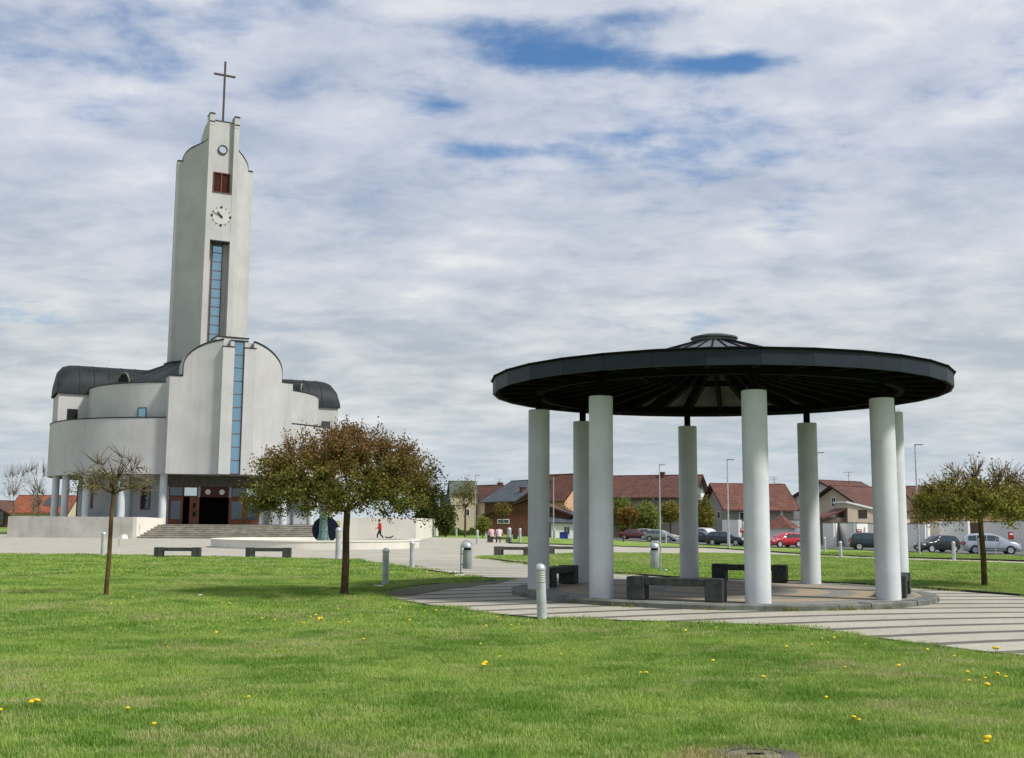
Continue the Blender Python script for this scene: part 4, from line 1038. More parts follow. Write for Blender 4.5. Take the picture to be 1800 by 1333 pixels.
# background trees
def ball_targets(n, rx, rz, zc, rg, p=.5):
    T = []
    while len(T) < n:
        v = rg.normal(size=3); v /= np.linalg.norm(v); q = rg.random()**p; T.append((v[0]*rx*q, v[1]*rx*q, zc+v[2]*rz*q*(1+rg.normal()*.05)))
    return T
def bgtree(name, x0, x1, ytop, ybot_crown, ybase, Y, label, mats, leafn=30, ls=.22, n=140, bark=BARK, cat='tree', seed=1, twig=None, spread=.25, group=None, keep=None):
    xm = (x0+x1)/2; x = AT(xm, 900, Y).x; z0 = terrain(x, Y); zt_ = AT(xm, ytop, Y).z-z0; zb_ = max(.3, AT(xm, ybot_crown, Y).z-z0); r = (AT(x1, 900, Y).x-AT(x0, 900, Y).x)/2
    rg = np.random.default_rng(seed); T = ball_targets(n, r*.95, (zt_-zb_)/2*.95, (zt_+zb_)/2, rg)
    return tree(name, (x, Y, z0), label, cat, max(.25, zb_+.12*(zt_-zb_)), T, max(.05, r*.07), leafn, ls, mats, lambda p: int(rg.integers(len(mats))), bark, twig or bark, seed, (0, 0), 8, 36, spread, .8, .012 if leafn > 4 else .02, keep, group)
bgtree('thin_tree', 790, 846, 832, 900, 944, 120, 'thin loose tree with tiny leaves beside the left lamp post, behind the plaza', [L_GREEN, L_OLIVE], 9, .16, 150, seed=21, twig=TWIG, spread=.18)
bgtree('leafy_shrub', 836, 862, 905, 938, 940, 112, 'olive green shrub behind the two seated people', [L_GREEN, L_GREEN2], 30, .16, 90, cat='shrub', seed=22, spread=.15)
bgtree('round_bush_tree', 868, 898, 882, 905, 935, 135, 'small olive tree in front of the slate roofed house', [L_OLIVE, L_GREEN], 22, .17, 80, seed=23, spread=.2)
bgtree('evergreen_tree', 728, 775, 868, 942, 942, 122, 'dark evergreen tree behind the right end of the terrace wall', [L_DARK], 60, .24, 170, seed=24, spread=.25)
bgtree('evergreen_tree', 768, 800, 880, 942, 942, 118, 'dark evergreen bush right of the taller evergreen, by the hedge', [L_DARK, L_GREEN], 50, .22, 130, seed=25, spread=.25)
bgtree('willow_tree', 1076, 1112, 868, 935, 945, 172, 'fresh green leafing tree in front of the big brown roofed house, left one', [L_LIGHT, L_GREEN2], 34, .28, 130, seed=26, spread=.3)
bgtree('willow_tree', 1104, 1168, 878, 945, 945, 168, 'broad fresh green bush tree behind the maroon parked car', [L_LIGHT, L_GREEN2, L_GREEN], 34, .28, 200, seed=27, spread=.35)
bgtree('bronze_tree', 1083, 1124, 888, 922, 944, 160, 'small round orange bronze tree left of the maroon parked car', [L_ORANGE, L_OLIVE], 36, .24, 120, seed=28, spread=.25)
bgtree('bronze_tree', 1159, 1198, 880, 918, 944, 150, 'small round orange bronze tree behind the pale green parked car', [L_ORANGE, L_GREEN2], 36, .24, 120, seed=29, spread=.25)
bgtree('spring_tree', 1222, 1256, 870, 935, 945, 140, 'yellow green tree beside the house with the shaded balcony', [L_LIGHT, L_ORANGE], 30, .24, 150, seed=30, spread=.25)
bgtree('bronze_tree', 1198, 1216, 885, 915, 944, 165, 'small bronze tree mostly hidden behind the rear pavilion column', [L_ORANGE], 20, .24, 60, seed=33, spread=.25)
bgtree('dark_shrub', 985, 1006, 888, 940, 944, 150, 'loose dark shrub seen between the left pavilion columns', [L_GREEN, L_DARK], 12, .24, 70, cat='shrub', seed=31, twig=TWIG, spread=.25)
bgtree('dark_shrub', 1383, 1402, 888, 912, 915, 210, 'small bare shrub behind the white wall, left of the right rear column', [L_OLIVE], 3, .3, 60, cat='shrub', seed=32, twig=TWIG, spread=.25)
for x0, x1, yt, sd, lb, Y in ((2, 44, 806, 41, 'bare tree at the left edge behind the terrace wall', 175), (38, 80, 796, 42, 'taller bare tree in front of the orange roofed house', 165), (52, 80, 848, 44, 'low bare tree close to the church corner, before the orange roof', 150)):
    xm = (x0+x1)/2; x = AT(xm, 900, Y).x; z = AT(xm, yt, Y).z; r = (AT(x1, 900, Y).x-AT(x0, 900, Y).x)/2; rg = np.random.default_rng(sd)
    T = []
    for _ in range(240):
        t = rg.random()**.75; a = rg.random()*6.28; q = r*1.15*(.30+.75*math.sin(math.pi*min(1, t*.62+.12)))*rg.random()**.45; T.append((q*math.cos(a), q*math.sin(a), z*(.36+.64*t*(1-.15*(q/r)**2))))
    tree('bare_tree', (x, Y, 0), lb, 'tree', z*.22, T, .13, 0, .1, [], None, TWIG, TWIG, sd, (.1, 0), 7, 45, .1, .5, .014)
# hedge and ground cover near the plaza edge
hp = []
a = G(716, 943); b = G(846, 941.5)
for _ in range(9000):
    t = random.random(); x = a.x+(b.x-a.x)*t; hh = .65+.16*math.sin(t*23)+.1*math.sin(t*61)
    hp.append((x, a.y+(b.y-a.y)*t+random.uniform(0, 1.6)+.4, .02+hh*random.random()**.6))
hb = empty('clipped_hedge', ((a.x+b.x)/2, a.y, 0), 0, 'low fresh green hedge behind the plaza beside the terrace wall', 'hedge')
o = leaf_object('foliage', [(p[0]-(a.x+b.x)/2, p[1]-a.y, p[2]) for p in hp], .16, [L_HEDGE, L_LIGHT], lambda p: 0 if rng.random() < .7 else 1, hb, np.random.default_rng(51))
sheet('hedge_bed', [(a.x-3, a.y-.2), (b.x+4, b.y-.2), (b.x+4, b.y+12), (a.x-3, a.y+12)], GROUND, .03)

# ------------------------------------------------------------ houses
def zground(x, Y): return terrain(x, Y)
def house(px_, Y, yaw, L, D, eave, ridge, wall, roof, label, wins=(), chim=(), gable=None, over=.5, z0=None, name='house', extra=None):
    x = AT(px_, 900, Y).x; z0 = terrain(x, Y) if z0 is None else z0
    e = empty(name, (x, Y, z0), yaw, label, 'house')
    eave -= z0; ridge -= z0
    wz = eave; rz_ = ridge-.15; sl = (ridge-eave)/(D/2)
    w_ = MB(); prof = [(-D/2, 0), (D/2, 0), (D/2, wz), (0, rz_), (-D/2, wz)]
    n = 5; vs = [(-L/2, y, z) for y, z in prof]+[(L/2, y, z) for y, z in prof]
    w_.add(vs, [(0, 4, 3, 2, 1), (5, 6, 7, 8, 9), (0, 1, 6, 5), (1, 2, 7, 6), (4, 0, 5, 9)]); w_.build('wall', wall, e)
    r_ = MB(); o_ = over
    for s in (-1, 1):
        y0 = s*(D/2+o_); z_e = wz-sl*o_; vs = []
        for zz in (0, .16): vs += [(-L/2-o_, y0, z_e+zz), (L/2+o_, y0, z_e+zz), (L/2+o_, s*.001, ridge+zz), (-L/2-o_, s*.001, ridge+zz)]
        r_.add(vs, [(0, 3, 2, 1), (4, 5, 6, 7), (0, 1, 5, 4), (1, 2, 6, 5), (2, 3, 7, 6), (3, 0, 4, 7)] if s < 0 else [(0, 1, 2, 3), (7, 6, 5, 4), (4, 5, 1, 0), (5, 6, 2, 1), (6, 7, 3, 2), (7, 4, 0, 3)])
    ro = r_.build('roof', roof, e)
    vg = MB()
    for sx in (-1, 1):
        for s in (-1, 1):
            y0 = s*(D/2+o_+.01); z_e = wz-sl*o_
            xa_ = sx*(L/2+o_+.02); xb_ = xa_-sx*.06
            vg.add([(xa_, y0, z_e-.05), (xa_, 0, ridge-.05), (xa_, 0, ridge+.2), (xa_, y0, z_e+.2), (xb_, y0, z_e-.05), (xb_, 0, ridge-.05), (xb_, 0, ridge+.2), (xb_, y0, z_e+.2)], [(0, 1, 2, 3), (7, 6, 5, 4), (0, 4, 5, 1), (3, 2, 6, 7), (0, 3, 7, 4)])
    vg.build('verge_board', WOOD_D, ro)
    MB().tube([(-L/2-o_, 0, ridge+.16), (L/2+o_, 0, ridge+.16)], .10, 6).build('ridge', roof, ro)
    for u, v, h in chim:
        zc = ridge-abs(v)*sl; c = MB().box(u-.35, v-.35, zc-.3, u+.35, v+.35, ridge+h).box(u-.43, v-.43, ridge+h+.002, u+.43, v+.43, ridge+h+.12).build('chimney', BRICKW, ro)
    for sd_, u, z, ww, hh in wins:
        f = MB(); f.box(-ww/2, -.05, 0, ww/2, .04, hh); o = f.build('window', WHITE if hh < 2.2 and ww < 2.5 else WOOD_D, e)
        MB().box(-ww/2+.1, -.07, .1, -.03, -.055, hh-.1).box(.03, -.07, .1, ww/2-.1, -.055, hh-.1).build('pane', GLASS_D, o)
        if sd_ == 'f': o.location = (u, -D/2, z)
        elif sd_ == 'r': o.location = (L/2, u, z); o.rotation_euler.z = R(90)
        else: o.location = (-L/2, u, z); o.rotation_euler.z = R(-90)
    if extra: extra(e, L, D, eave, ridge)
    return e
def zz_(px_, py_, Y): return AT(px_, py_, Y).z
# left edge
house(8, 210, R(82), 12, 9.5, zz_(8, 903, 210), zz_(8, 882, 210), BRICKW, TILE_BR, 'brown roofed brick house at the left edge behind the terrace wall', [('l', -2.6, .4, 2.4, 2.6), ('l', 2.4, .6, 2.2, 2.2)], over=.8)
house(84, 190, R(3), 9, 8, zz_(84, 900, 190), zz_(84, 873, 190), WALL_BE, TILE_OR, 'orange roofed house with solar panels, left of the church', [('f', -1.6, .8, 1.3, 1.3), ('f', 1.2, .8, 1.3, 1.3)],
      extra=lambda e, L, D, ev, rd: MB().add([(.1+a*2.9, -D/2*(1-t)-.02, ev+(rd-ev)*t+.22) for a, t in ((0, .32), (1, .32), (1, .85), (0, .85))], [(0, 1, 2, 3)]).build('solar_panel', GLASS_D, e))
# between the big tree and the pavilion
def tiered(e, L, D, ev, rd): pass
house(812, 190, R(8), 4.2, 5, zz_(812, 868, 190), zz_(812, 848, 190), WALL_BE, TILE_GR, 'pale house with a green roof turret, mostly behind the big tree', [('f', .6, 2.6, 1, 1.2)], over=.3)
house(806, 192, R(5), 5.5, 7, zz_(806, 886, 192), zz_(806, 872, 192), WALL_WH, TILE_GR, 'lower green roofed wing behind the thin tree', [('f', 1.2, .9, 1.2, 1.2)], over=.4)
house(856, 195, R(-50), 8, 6.4, zz_(858, 879, 195), zz_(858, 855, 195), WALL_BE, TILE_BR, 'beige house with a red brown roof between the lamp post and the slate roofed house', [('f', -1.2, 2.6, 1.1, 1.3), ('f', -1.2, .2, 1.2, 1.4)], [(2.6, .8, .5)], over=.45)
house(930, 175, R(-60), 10, 10.5, zz_(925, 880, 175), zz_(925, 846, 175), BRICKW, TILE_SL, 'house with a steep dark slate roof, left of the first pavilion column', [('f', -2.3, 1.8, 1.2, 1.2)], [(3.4, -3.2, -1.2)], over=.7)
house(940, 150, R(80), 12, 11.2, zz_(933, 906, 150), zz_(933, 880, 150), BRICKW, TILE_BR, 'low red brick outbuilding with a brown roof, behind the far benches', [('l', 3.2, 1.6, 1.6, .6), ('l', -1.0, .2, 1.3, 2.)], over=.5)
def balc(e, L, D, ev, rd):
    MB().box(L/2+.02, -D/2+1, 3.1, L/2+1.3, D/2-1, 3.3).build('balcony', WALL_PE, e)
house(989, 170, R(-50), 8.5, 7, zz_(985, 878, 170), zz_(985, 836, 170), WALL_PE, TILE_RED, 'peach house with a red tiled roof seen between the left pavilion columns', [('r', .6, 4.2, 1.0, 1.1), ('r', -2, 1.1, 1.2, 1.2), ('f', 1.5, 2.0, 1.2, 1.2)], over=.5, extra=balc)
house(1003, 145, R(4), 5.5, 5, zz_(1003, 918, 145), zz_(1003, 903, 145), WALL_WH, TILE_SL, 'small white shed with a grey roof seen between the left pavilion columns', [('f', -.8, .5, .9, 1.1)], over=.4)
def bigbalc(e, L, D, ev, rd):
    MB().box(L/2+.02, -D/2+.3, ev-.6, L/2+1.5, D/2-.3, ev-.35).box(L/2+1.42, -D/2+.3, ev-.35, L/2+1.5, D/2-.3, ev+.35).build('balcony', WHITE, e)
    MB().box(L/2+.03, -1.2, ev-.3, L/2+.1, 1.2, ev+1.9).build('gable_glazing', GLASS_D, e)
house(1128, 180, R(-24), 19, 10, zz_(1128, 873, 180), zz_(1128, 838, 180), WALL_GY, TILE_BR, 'large house with a long dark brown tiled roof behind the green trees', [('f', -3, 2.2, 1.4, 1.3), ('f', 5.5, 2.2, 1.4, 1.3)], [(3.6, -.3, .55)], over=.7, extra=bigbalc)
def hb2(e, L, D, ev, rd):
    b = MB().box(-L/2+.2, -D/2-1.4, 1.75, L/2-.6, -D/2-.01, 1.9).build('balcony', WALL_GY, e)
    MB().box(-L/2+.2, -D/2-1.4, 1.9, L/2-.6, -D/2-1.34, 2.8).build('railing', mat('blue grey railing', (.05, .07, .085), .6, .2), b)
    MB().box(-3.2, -D/2-.04, 1.95, -1.0, -D/2-.01, 3.9).build('balcony_door', WHITE, e)
    MB().box(-3.0, -D/2-.06, 2.05, -1.2, -D/2-.045, 3.8).build('balcony_door', GLASS_D, e)
    MB().box(L/2-2.0, -D/2-.06, .2, L/2-1.6, -D/2-.02, 4.1).build('white_pier', WHITE, e)
house(1315, 160, R(10), 9.9, 9, zz_(1315, 892, 160), zz_(1315, 853, 160), WALL_GY, TILE_RED, 'house with a red tiled roof and a long shaded balcony behind the white wall', [('f', -2.2, .3, 1.5, 1.3), ('l', -1.5, 2.9, 1.0, 1.1)], over=.8, extra=hb2)
house(1478, 165, R(40), 9.5, 10, zz_(1478, 878, 165), zz_(1478, 848, 165), WALL_WH, TILE_BR, 'white house with a long dark red roof between the two right rear columns', [('l', 1.6, 3.7, 1.2, 1.5), ('l', -1.2, 3.7, 1.2, 1.5)], over=1.0)
house(1508, 135, R(38), 9.5, 8, zz_(1508, 893, 135), zz_(1508, 858, 135), WALL_BE, TILE_BR, 'beige gabled house with a patched brown roof just left of the front right column', [('l', 0, 4.3, .7, 1.2)], over=.7,
      extra=lambda e, L, D, ev, rd: MB().box(-3.4, -.2, 0, -2.6, .2, .1).build('step', KERB, e))
house(1748, 150, R(4), 25, 10, zz_(1640, 893, 150), zz_(1640, 858, 150), WALL_PE, TILE_BR, 'peach house with a brown roof partly behind the right tree', [('f', -3, 1.2, 1.3, 1.3)], over=.6)
house(1392, 190, R(-50), 7, 7, zz_(1392, 903, 190), zz_(1392, 884, 190), WALL_WH, TILE_BR, 'small far white house seen over the white wall', [('f', 0, 1.8, 1, 1)], over=.4)
# lean-to annexe
Y = 126; x = AT(1508, 900, Y).x; z0 = terrain(x, Y)
an = empty('annexe', (x, Y, z0), R(4), 'beige lean-to annexe with a white sloping roof edge and one small dark window', 'building')
za, zb_ = zz_(1480, 885, Y)-z0, zz_(1540, 902, Y)-z0
MB().extrude([(-1.95, 0), (2.6, 0), (2.6, zb_), (-1.95, za)], -2, 2).build('wall', WALL_BE, an)
MB().extrude([(-2.1, za+.02), (2.9, zb_-.08), (2.9, zb_+.12), (-2.1, za+.2)], -2.2, 2.2).build('roof', WHITE, an)
wn = MB().box(-.72, -2.05, zz_(1495, 911, Y)-z0, .25, -2.0, zz_(1495, 897, Y)-z0).build('window', WOOD_D, an)
MB().box(-4.6, -1.6, 0, -1.96, 1.6, za-1.6).build('timber_shed_wall', TIMB, an); MB().extrude([(-4.8, za-1.9), (-1.96, za-.7), (-1.96, za-.55), (-4.8, za-1.75)], -1.9, 1.9).build('shed_roof', TILE_RED, an)
# aerials on the roofs
def aerial(px_, ytop, ybot, Y, label):
    x = AT(px_, 900, Y).x; zb3 = AT(px_, ybot, Y).z; zt3 = AT(px_, ytop, Y).z; h = zt3-zb3
    o = MB().tube([(0, 0, 0), (0, 0, h)], .035, 5).tube([(-.9, 0, h*.96), (.5, 0, h*.99)], .02, 4).tube([(-.5, 0, h*.72), (.4, 0, h*.74)], .018, 4).tube([(0, 0, h*.3), (1.2, 0, h*.28)], .02, 4).build('roof_aerial', STEEL_D)
    o.location = (x, Y, zb3-.2); tag(o, label, 'aerial')
aerial(1494, 828, 850, 165, 'television aerial on the long dark red roof'); aerial(1362, 836, 852, 160, 'television aerial on the roof of the house with the shaded balcony')
aerial(878, 840, 856, 195, 'television aerial above the beige house with the red brown roof')
# white boundary walls behind the parked cars
def wall_run(pts, label, seg, ztop, m=WALL_WH):
    e = empty('boundary_wall', (0, 0, 0), 0, label, 'wall')
    for (a, b, dz) in seg:
        (x0, y0), (x1, y1) = a, b; z0 = min(terrain(x0, y0), terrain(x1, y1))-.1; zt = ztop+dz; t = Vector((x1-x0, y1-y0, 0)); L = t.length; t.normalize(); nrm = Vector((-t.y, t.x, 0))*.12
        vs = []
        for z in (z0, zt): vs += [(x0-nrm.x, y0-nrm.y, z), (x1-nrm.x, y1-nrm.y, z), (x1+nrm.x, y1+nrm.y, z), (x0+nrm.x, y0+nrm.y, z)]
        p = MB().add(vs, [(3, 2, 1, 0), (4, 5, 6, 7), (0, 1, 5, 4), (1, 2, 6, 5), (2, 3, 7, 6), (3, 0, 4, 7)]).build('wall_panel', m, e)
        nr = nrm*1.35
        vs = [(x+s*nr.x, y+s*nr.y, z) for z in (zt+.003, zt+.09) for (x, y, s) in ((x0, y0, -1), (x1, y1, -1), (x1, y1, 1), (x0, y0, 1))]
        MB().add(vs, [(3, 2, 1, 0), (4, 5, 6, 7), (0, 1, 5, 4), (1, 2, 6, 5), (2, 3, 7, 6), (3, 0, 4, 7)]).build('wall_cap', KERB, p)
    return e
def P(px_, Y): return (AT(px_, 900, Y).x, Y)
wall_run(None, 'white boundary wall and garage fronts behind the red and blue parked cars', [(P(1270, 138), P(1299, 136), .15), (P(1299.5, 136), P(1302, 142), .15), (P(1303, 140), P(1384, 134), -.05), (P(1384.5, 134), P(1403, 133), .1), (P(1404, 130), P(1446, 125), .1)], 1.95)
wall_run(None, 'long white boundary wall behind the black and silver cars at the right', [(P(1447, 118), P(1466, 116), .0), (P(1466.5, 116), P(1470, 120), .0), (P(1471, 121), P(1503, 112), .0), (P(1503.5, 112), P(1525, 114), .0), (P(1525.5, 113), P(1626, 108), -.05), (P(1627, 108), P(1632, 114), .0), (P(1652, 110), P(1702, 106), .25), (P(1726, 106), P(1772, 104), .2), (P(1772.5, 104), P(1830, 100), .3)], 1.75)
for a, b, Y, lb, m in ((1632, 1652, 113, 'dark garage opening in the white wall above the black car', 'v'), (1703, 1725, 108, 'brown timber gate in the white wall behind the silver car', 'g')):
    x0, x1 = AT(a, 900, Y).x, AT(b, 900, Y).x; z0 = terrain(x0, Y)
    o = MB().box(x0, Y, z0, x1, Y+.2, 1.9).build('garage_gate', WALL_GY if m == 'v' else WOOD_D); tag(o, lb, 'gate')
def redbox(px_, py_, Y, w, h, label, name='mailbox'):
    p = AT(px_, py_, Y); o = MB().box(-w/2, -.12, -h/2, w/2, .12, h/2).box(-w/2+.05, -.14, h*.1, w/2-.05, -.121, h*.32, 1).build(name, [mat('red enamel', (.35, .02, .02), .4, .1), WHITE], bevel=.02)
    o.location = p; tag(o, label, 'box')
redbox(1777, 942, 102.0, .42, .68, 'red box with a white mark hung on the white wall behind the silver car')
redbox(1510, 935, 110.6, .5, .5, 'small red box on the white wall above the dark green parked car')
redbox(1305, 933, 134.5, .5, .5, 'small red and dark emblem box on the garage front above the blue car')
o = MB().box(-.5, -.4, 0, .5, .4, .9).box(-.53, -.43, .9, .53, .43, 1.).build('wheelie_bin', mat('blue plastic', (.01, .03, .2), .5, .1)); o.location = (*P(991, 138), terrain(10, 138)); tag(o, 'blue plastic bin in front of the small white shed', 'bin')
# small red roofed kiosk next to the red car
Y = 122; x = AT(1372, 900, Y).x; z0 = terrain(x, Y)
kz = empty('garden_shed', (x, Y, z0), R(-30), 'small shed with a red tiled roof just behind the red parked car', 'shed')
MB().box(-1.2, -1.2, 0, 1.2, 1.2, 1.9).build('wall', WALL_WH, kz)
MB().add([(-1.7, -1.7, 1.85), (1.7, -1.7, 1.85), (1.7, 1.7, 1.85), (-1.7, 1.7, 1.85), (0, 0, 3.3)], [(3, 2, 1, 0), (0, 1, 4), (1, 2, 4), (2, 3, 4), (3, 0, 4)]).build('roof', TILE_RED, kz)

# ------------------------------------------------------------ parked cars
def paint(name, col, metal=.3):
    m = bpy.data.materials.new(name); m.use_nodes = True; t = NT(m.node_tree)
    co = t.n('ShaderNodeTexCoord').outputs['Object']; nz = t.noise(co, 2.5, 3, .5)
    c = t.mix(nz.outputs[0], tuple(x*.85 for x in col)+(1,), tuple(min(1, x*1.1) for x in col)+(1,))
    bs = t.n('ShaderNodeBsdfPrincipled', None, Base_Color=c, Roughness=.32, Metallic=metal); bs.inputs['Coat Weight'].default_value = .6
    t.n('ShaderNodeOutputMaterial', None, Surface=bs); return m
TRIM = mat('black trim', (.02, .02, .022), .6, .1); LAMP_R = mat('red lamp glass', (.35, .01, .01), .2, .1); LAMP_W = mat('clear lamp glass', (.7, .72, .74), .12, .05); PLATE = mat('number plate', (.75, .75, .72), .5, .03)
KIND = {  # x(0 rear..1 front), top/H, belt/H, halfwidth factor
 'hatch': [(0, .50, .40, .86), (.012, .66, .58, .93), (.05, .84, .62, .97), (.11, .965, .63, .99), (.30, 1.0, .62, 1.), (.50, .985, .61, 1.), (.60, .90, .60, 1.), (.71, .70, .585, 1.), (.735, .655, .58, 1.), (.88, .60, .55, .97), (.965, .50, .46, .92), (1., .36, .33, .84)],
 'mpv': [(0, .46, .40, .86), (.01, .62, .56, .93), (.05, .86, .60, .97), (.10, .96, .61, .99), (.30, 1., .60, 1.), (.52, .985, .60, 1.), (.64, .88, .58, 1.), (.80, .64, .555, 1.), (.82, .61, .55, 1.), (.92, .56, .52, .96), (.975, .46, .43, .92), (1., .34, .31, .84)],
 'sedan': [(0, .48, .42, .86), (.012, .62, .56, .93), (.10, .68, .62, .97), (.14, .70, .63, .98), (.26, .95, .63, .99), (.40, 1., .62, 1.), (.55, .97, .61, 1.), (.63, .86, .60, 1.), (.73, .68, .585, 1.), (.75, .645, .58, 1.), (.88, .59, .54, .97), (.965, .50, .46, .92), (1., .36, .33, .84)]}
def car(px_, Y, yaw, L, Hh, Wd, kind, pm, label, z=None, name='parked_car'):
    x0 = AT(px_, 940, Y).x; z0 = terrain(x0, Y)+.012
    e = empty(name, (x0, Y, z0), yaw, label, 'car', 'cars parked along the road')
    st = KIND[kind]; mb = MB(); ZU = .19
    for fx, ft, fb, fw in st:
        X = (fx-.5)*L; zt, zb = ft*Hh, fb*Hh; w = Wd/2*fw; cabin = (ft-fb) > .10
        wt = w*(.74 if cabin else .88); zu = ZU+(.06 if fx < .02 or fx > .98 else 0)
        half = [(0, zu), (w*.80, zu), (w*.97, zu+.10), (w, (zu+zb)/2), (w*.965, zb), (wt+.02, zt-.05 if cabin else zt-.02), (wt*.8, zt-.005), (0, zt+.012)]
        pts = [(y, z_) for y, z_ in half]+[(-y, z_) for y, z_ in half[-2:0:-1]]
        mb.v += [(X, y, z_) for y, z_ in pts]; n = len(pts)
    ns = len(st)
    for j in range(ns-1):
        for i in range(n): mb.f.append((j*n+i, j*n+(i+1) % n, (j+1)*n+(i+1) % n, (j+1)*n+i)); mb.m.append(0)
    mb.f += [tuple(range(n-1, -1, -1)), tuple(range((ns-1)*n, ns*n))]; mb.m += [0, 0]
    b = mb.build('body', pm, e, smooth=True)
    b.data.set_sharp_from_angle(angle=R(50))
    # glass: side panels between stations with a cabin, windscreen and rear window
    cab = [(fx, ft, fb, fw) for fx, ft, fb, fw in st]
    def sect(s): fx, ft, fb, fw = s; w = Wd/2*fw; return (fx-.5)*L, ft*Hh, fb*Hh, w, w*.74
    tall = [s for s in st if s[1] > .82]
    for side_ in (-1, 1):
        parts = [(.03, .42), (.44, .56+.12)]
        gl = MB()
        S_ = [sect(s) for s in st if s[1]-s[2] > .20]
        def interp(x):
            for a, b_ in zip(S_, S_[1:]):
                if a[0] <= x <= b_[0]: t = (x-a[0])/(b_[0]-a[0]); return [a[i]+(b_[i]-a[i])*t for i in range(5)]
            return list(S_[-1] if x > S_[-1][0] else S_[0])
        xs0, xs1 = S_[0][0], S_[-1][0]; cuts = [xs0+.08, xs0+(xs1-xs0)*.30, xs0+(xs1-xs0)*.60, xs1-.06]
        for c0_, c1_ in zip(cuts, cuts[1:]):
            q = []
            K = 5
            for k in range(K+1):
                xx = c0_+.03+(c1_-c0_-.06)*k/K; _, zt, zb, w, wt = interp(xx)
                lo = (w*.965, zb); hi = (wt+.02, zt-.05); f0, f1 = .10, .86
                for f in (f0, f1): q.append((xx, side_*(lo[0]+(hi[0]-lo[0])*f+.012), lo[1]+(hi[1]-lo[1])*f))
            bidx = len(gl.v); gl.v += q
            for k in range(K):
                fq = (bidx+2*k, bidx+2*k+2, bidx+2*k+3, bidx+2*k+1); gl.f.append(fq if side_ < 0 else fq[::-1]); gl.m.append(0)
        gl.build('side_window', GLASS_C, e)
    def screen(ia, ib, nm):
        a, b_ = sect(st[ia]), sect(st[ib]); v = []
        for s, f in ((a, 0), (b_, 1)):
            X, zt, zb, w, wt = s; hw = wt*.80 if f == 0 else wt*.86
            v += [(X, -hw, zt+.0), (X, hw, zt+.0)]
        d = .02
        nrm = Vector((v[2][0]-v[0][0], 0, v[2][2]-v[0][2])).normalized(); up = Vector((-nrm.z, 0, nrm.x)); up = up if up.z > 0 else -up
        q = [Vector(p)+up*d for p in v]; q[0] += nrm*.06; q[1] += nrm*.06; q[2] -= nrm*.05; q[3] -= nrm*.05
        MB().add(q, [(0, 1, 3, 2)] if ia > ib else [(0, 2, 3, 1)]).build(nm, GLASS_C, e)
    ks = {'hatch': ((5, 8), (3, 1)), 'mpv': ((5, 8), (3, 1)), 'sedan': ((6, 9), (4, 3))}[kind]
    screen(ks[0][0], ks[0][1], 'windscreen'); screen(ks[1][0], ks[1][1], 'rear_window')
    for fx in (.19, .81):
        for s in (-1, 1):
            wr = .315; tyre = MB().lathe([(wr-.09, -.10), (wr-.01, -.10), (wr, -.07), (wr, .07), (wr-.01, .10), (wr-.09, .10)], 24).build('tyre', RUBBER, e, smooth=True)
            tyre.rotation_euler = (R(90), 0, 0); tyre.location = ((fx-.5)*L, s*(Wd/2-.085), wr-.005)
            rim = MB().lathe([(.05, .108), (.09, .112), (.21, .10), (.222, .104), (.222, -.10)], 20)
            r_ = rim.build('rim', ZINC, tyre, smooth=True)
            if s > 0: r_.scale = (1, 1, -1)
            ar = MB().lathe([(wr+.045, min(0, s*.03)), (wr+.045, max(0, s*.03))], 24).build('wheel_arch', BLACK, e); ar.rotation_euler = (R(90), 0, 0); ar.location = ((fx-.5)*L, s*(Wd/2+.004), wr+.0)
    for s in (-1, 1):
        MB().box((.955-.5)*L, min(s*.42, s*Wd*.45), Hh*.40, (.985-.5)*L+.02, max(s*.42, s*Wd*.45), Hh*.50).build('headlight', LAMP_W, e, bevel=.02)
        MB().box((.0-.5)*L-.015, min(s*.52, s*Wd*.46), Hh*.42, (.035-.5)*L, max(s*.52, s*Wd*.46), Hh*.58).build('tail_light', LAMP_R, e, bevel=.02)
        MB().box((.655-.5)*L-.05, min(s*Wd*.5, s*(Wd*.5+.16)), Hh*.60, (.655-.5)*L+.06, max(s*Wd*.5, s*(Wd*.5+.16)), Hh*.60+.12).build('wing_mirror', pm, e, bevel=.02)
        MB().box((.08-.5)*L, min(s*(Wd/2-.01), s*(Wd/2+.012)), .40, (.92-.5)*L, max(s*(Wd/2-.01), s*(Wd/2+.012)), .45).build('side_trim', TRIM, e)
    MB().box(-L/2-.03, -.26, Hh*.30, -L/2, .26, Hh*.30+.11).build('number_plate', PLATE, e)
    MB().box(L/2-.01, -.26, Hh*.22, L/2+.03, .26, Hh*.22+.11).build('number_plate', PLATE, e)
    MB().box(L/2-.06, -.5, Hh*.34, L/2+.01, .5, Hh*.385).build('grille', TRIM, e)
    return e
SILV = paint('silver car paint', (.42, .46, .54)); BLK = paint('black car paint', (.008, .009, .013), .1); REDP = paint('red car paint', (.42, .012, .02), .0); NVY = paint('dark blue car paint', (.010, .016, .030), .2)
MAR = paint('maroon car paint', (.16, .035, .045)); PGR = paint('pale green grey car paint', (.28, .34, .32)); DGR = paint('dark green car paint', (.012, .028, .034), .2); WHP = paint('white car paint', (.62, .64, .66), .0)
car(1741, 90.5, R(-14), 4.28, 1.62, 1.75, 'mpv', SILV, 'silver people carrier parked nose right behind the trunk of the right tree')
car(1646, 94.5, R(180+18), 3.72, 1.44, 1.62, 'hatch', BLK, 'small black hatchback parked tail right, next to the silver people carrier')
car(1533, 101, R(-10), 4.05, 1.55, 1.7, 'mpv', DGR, 'dark green hatchback half hidden behind the front right pavilion column')
car(1377, 110.5, R(180+28), 3.85, 1.42, 1.65, 'hatch', REDP, 'bright red hatchback parked tail right between the pavilion columns')
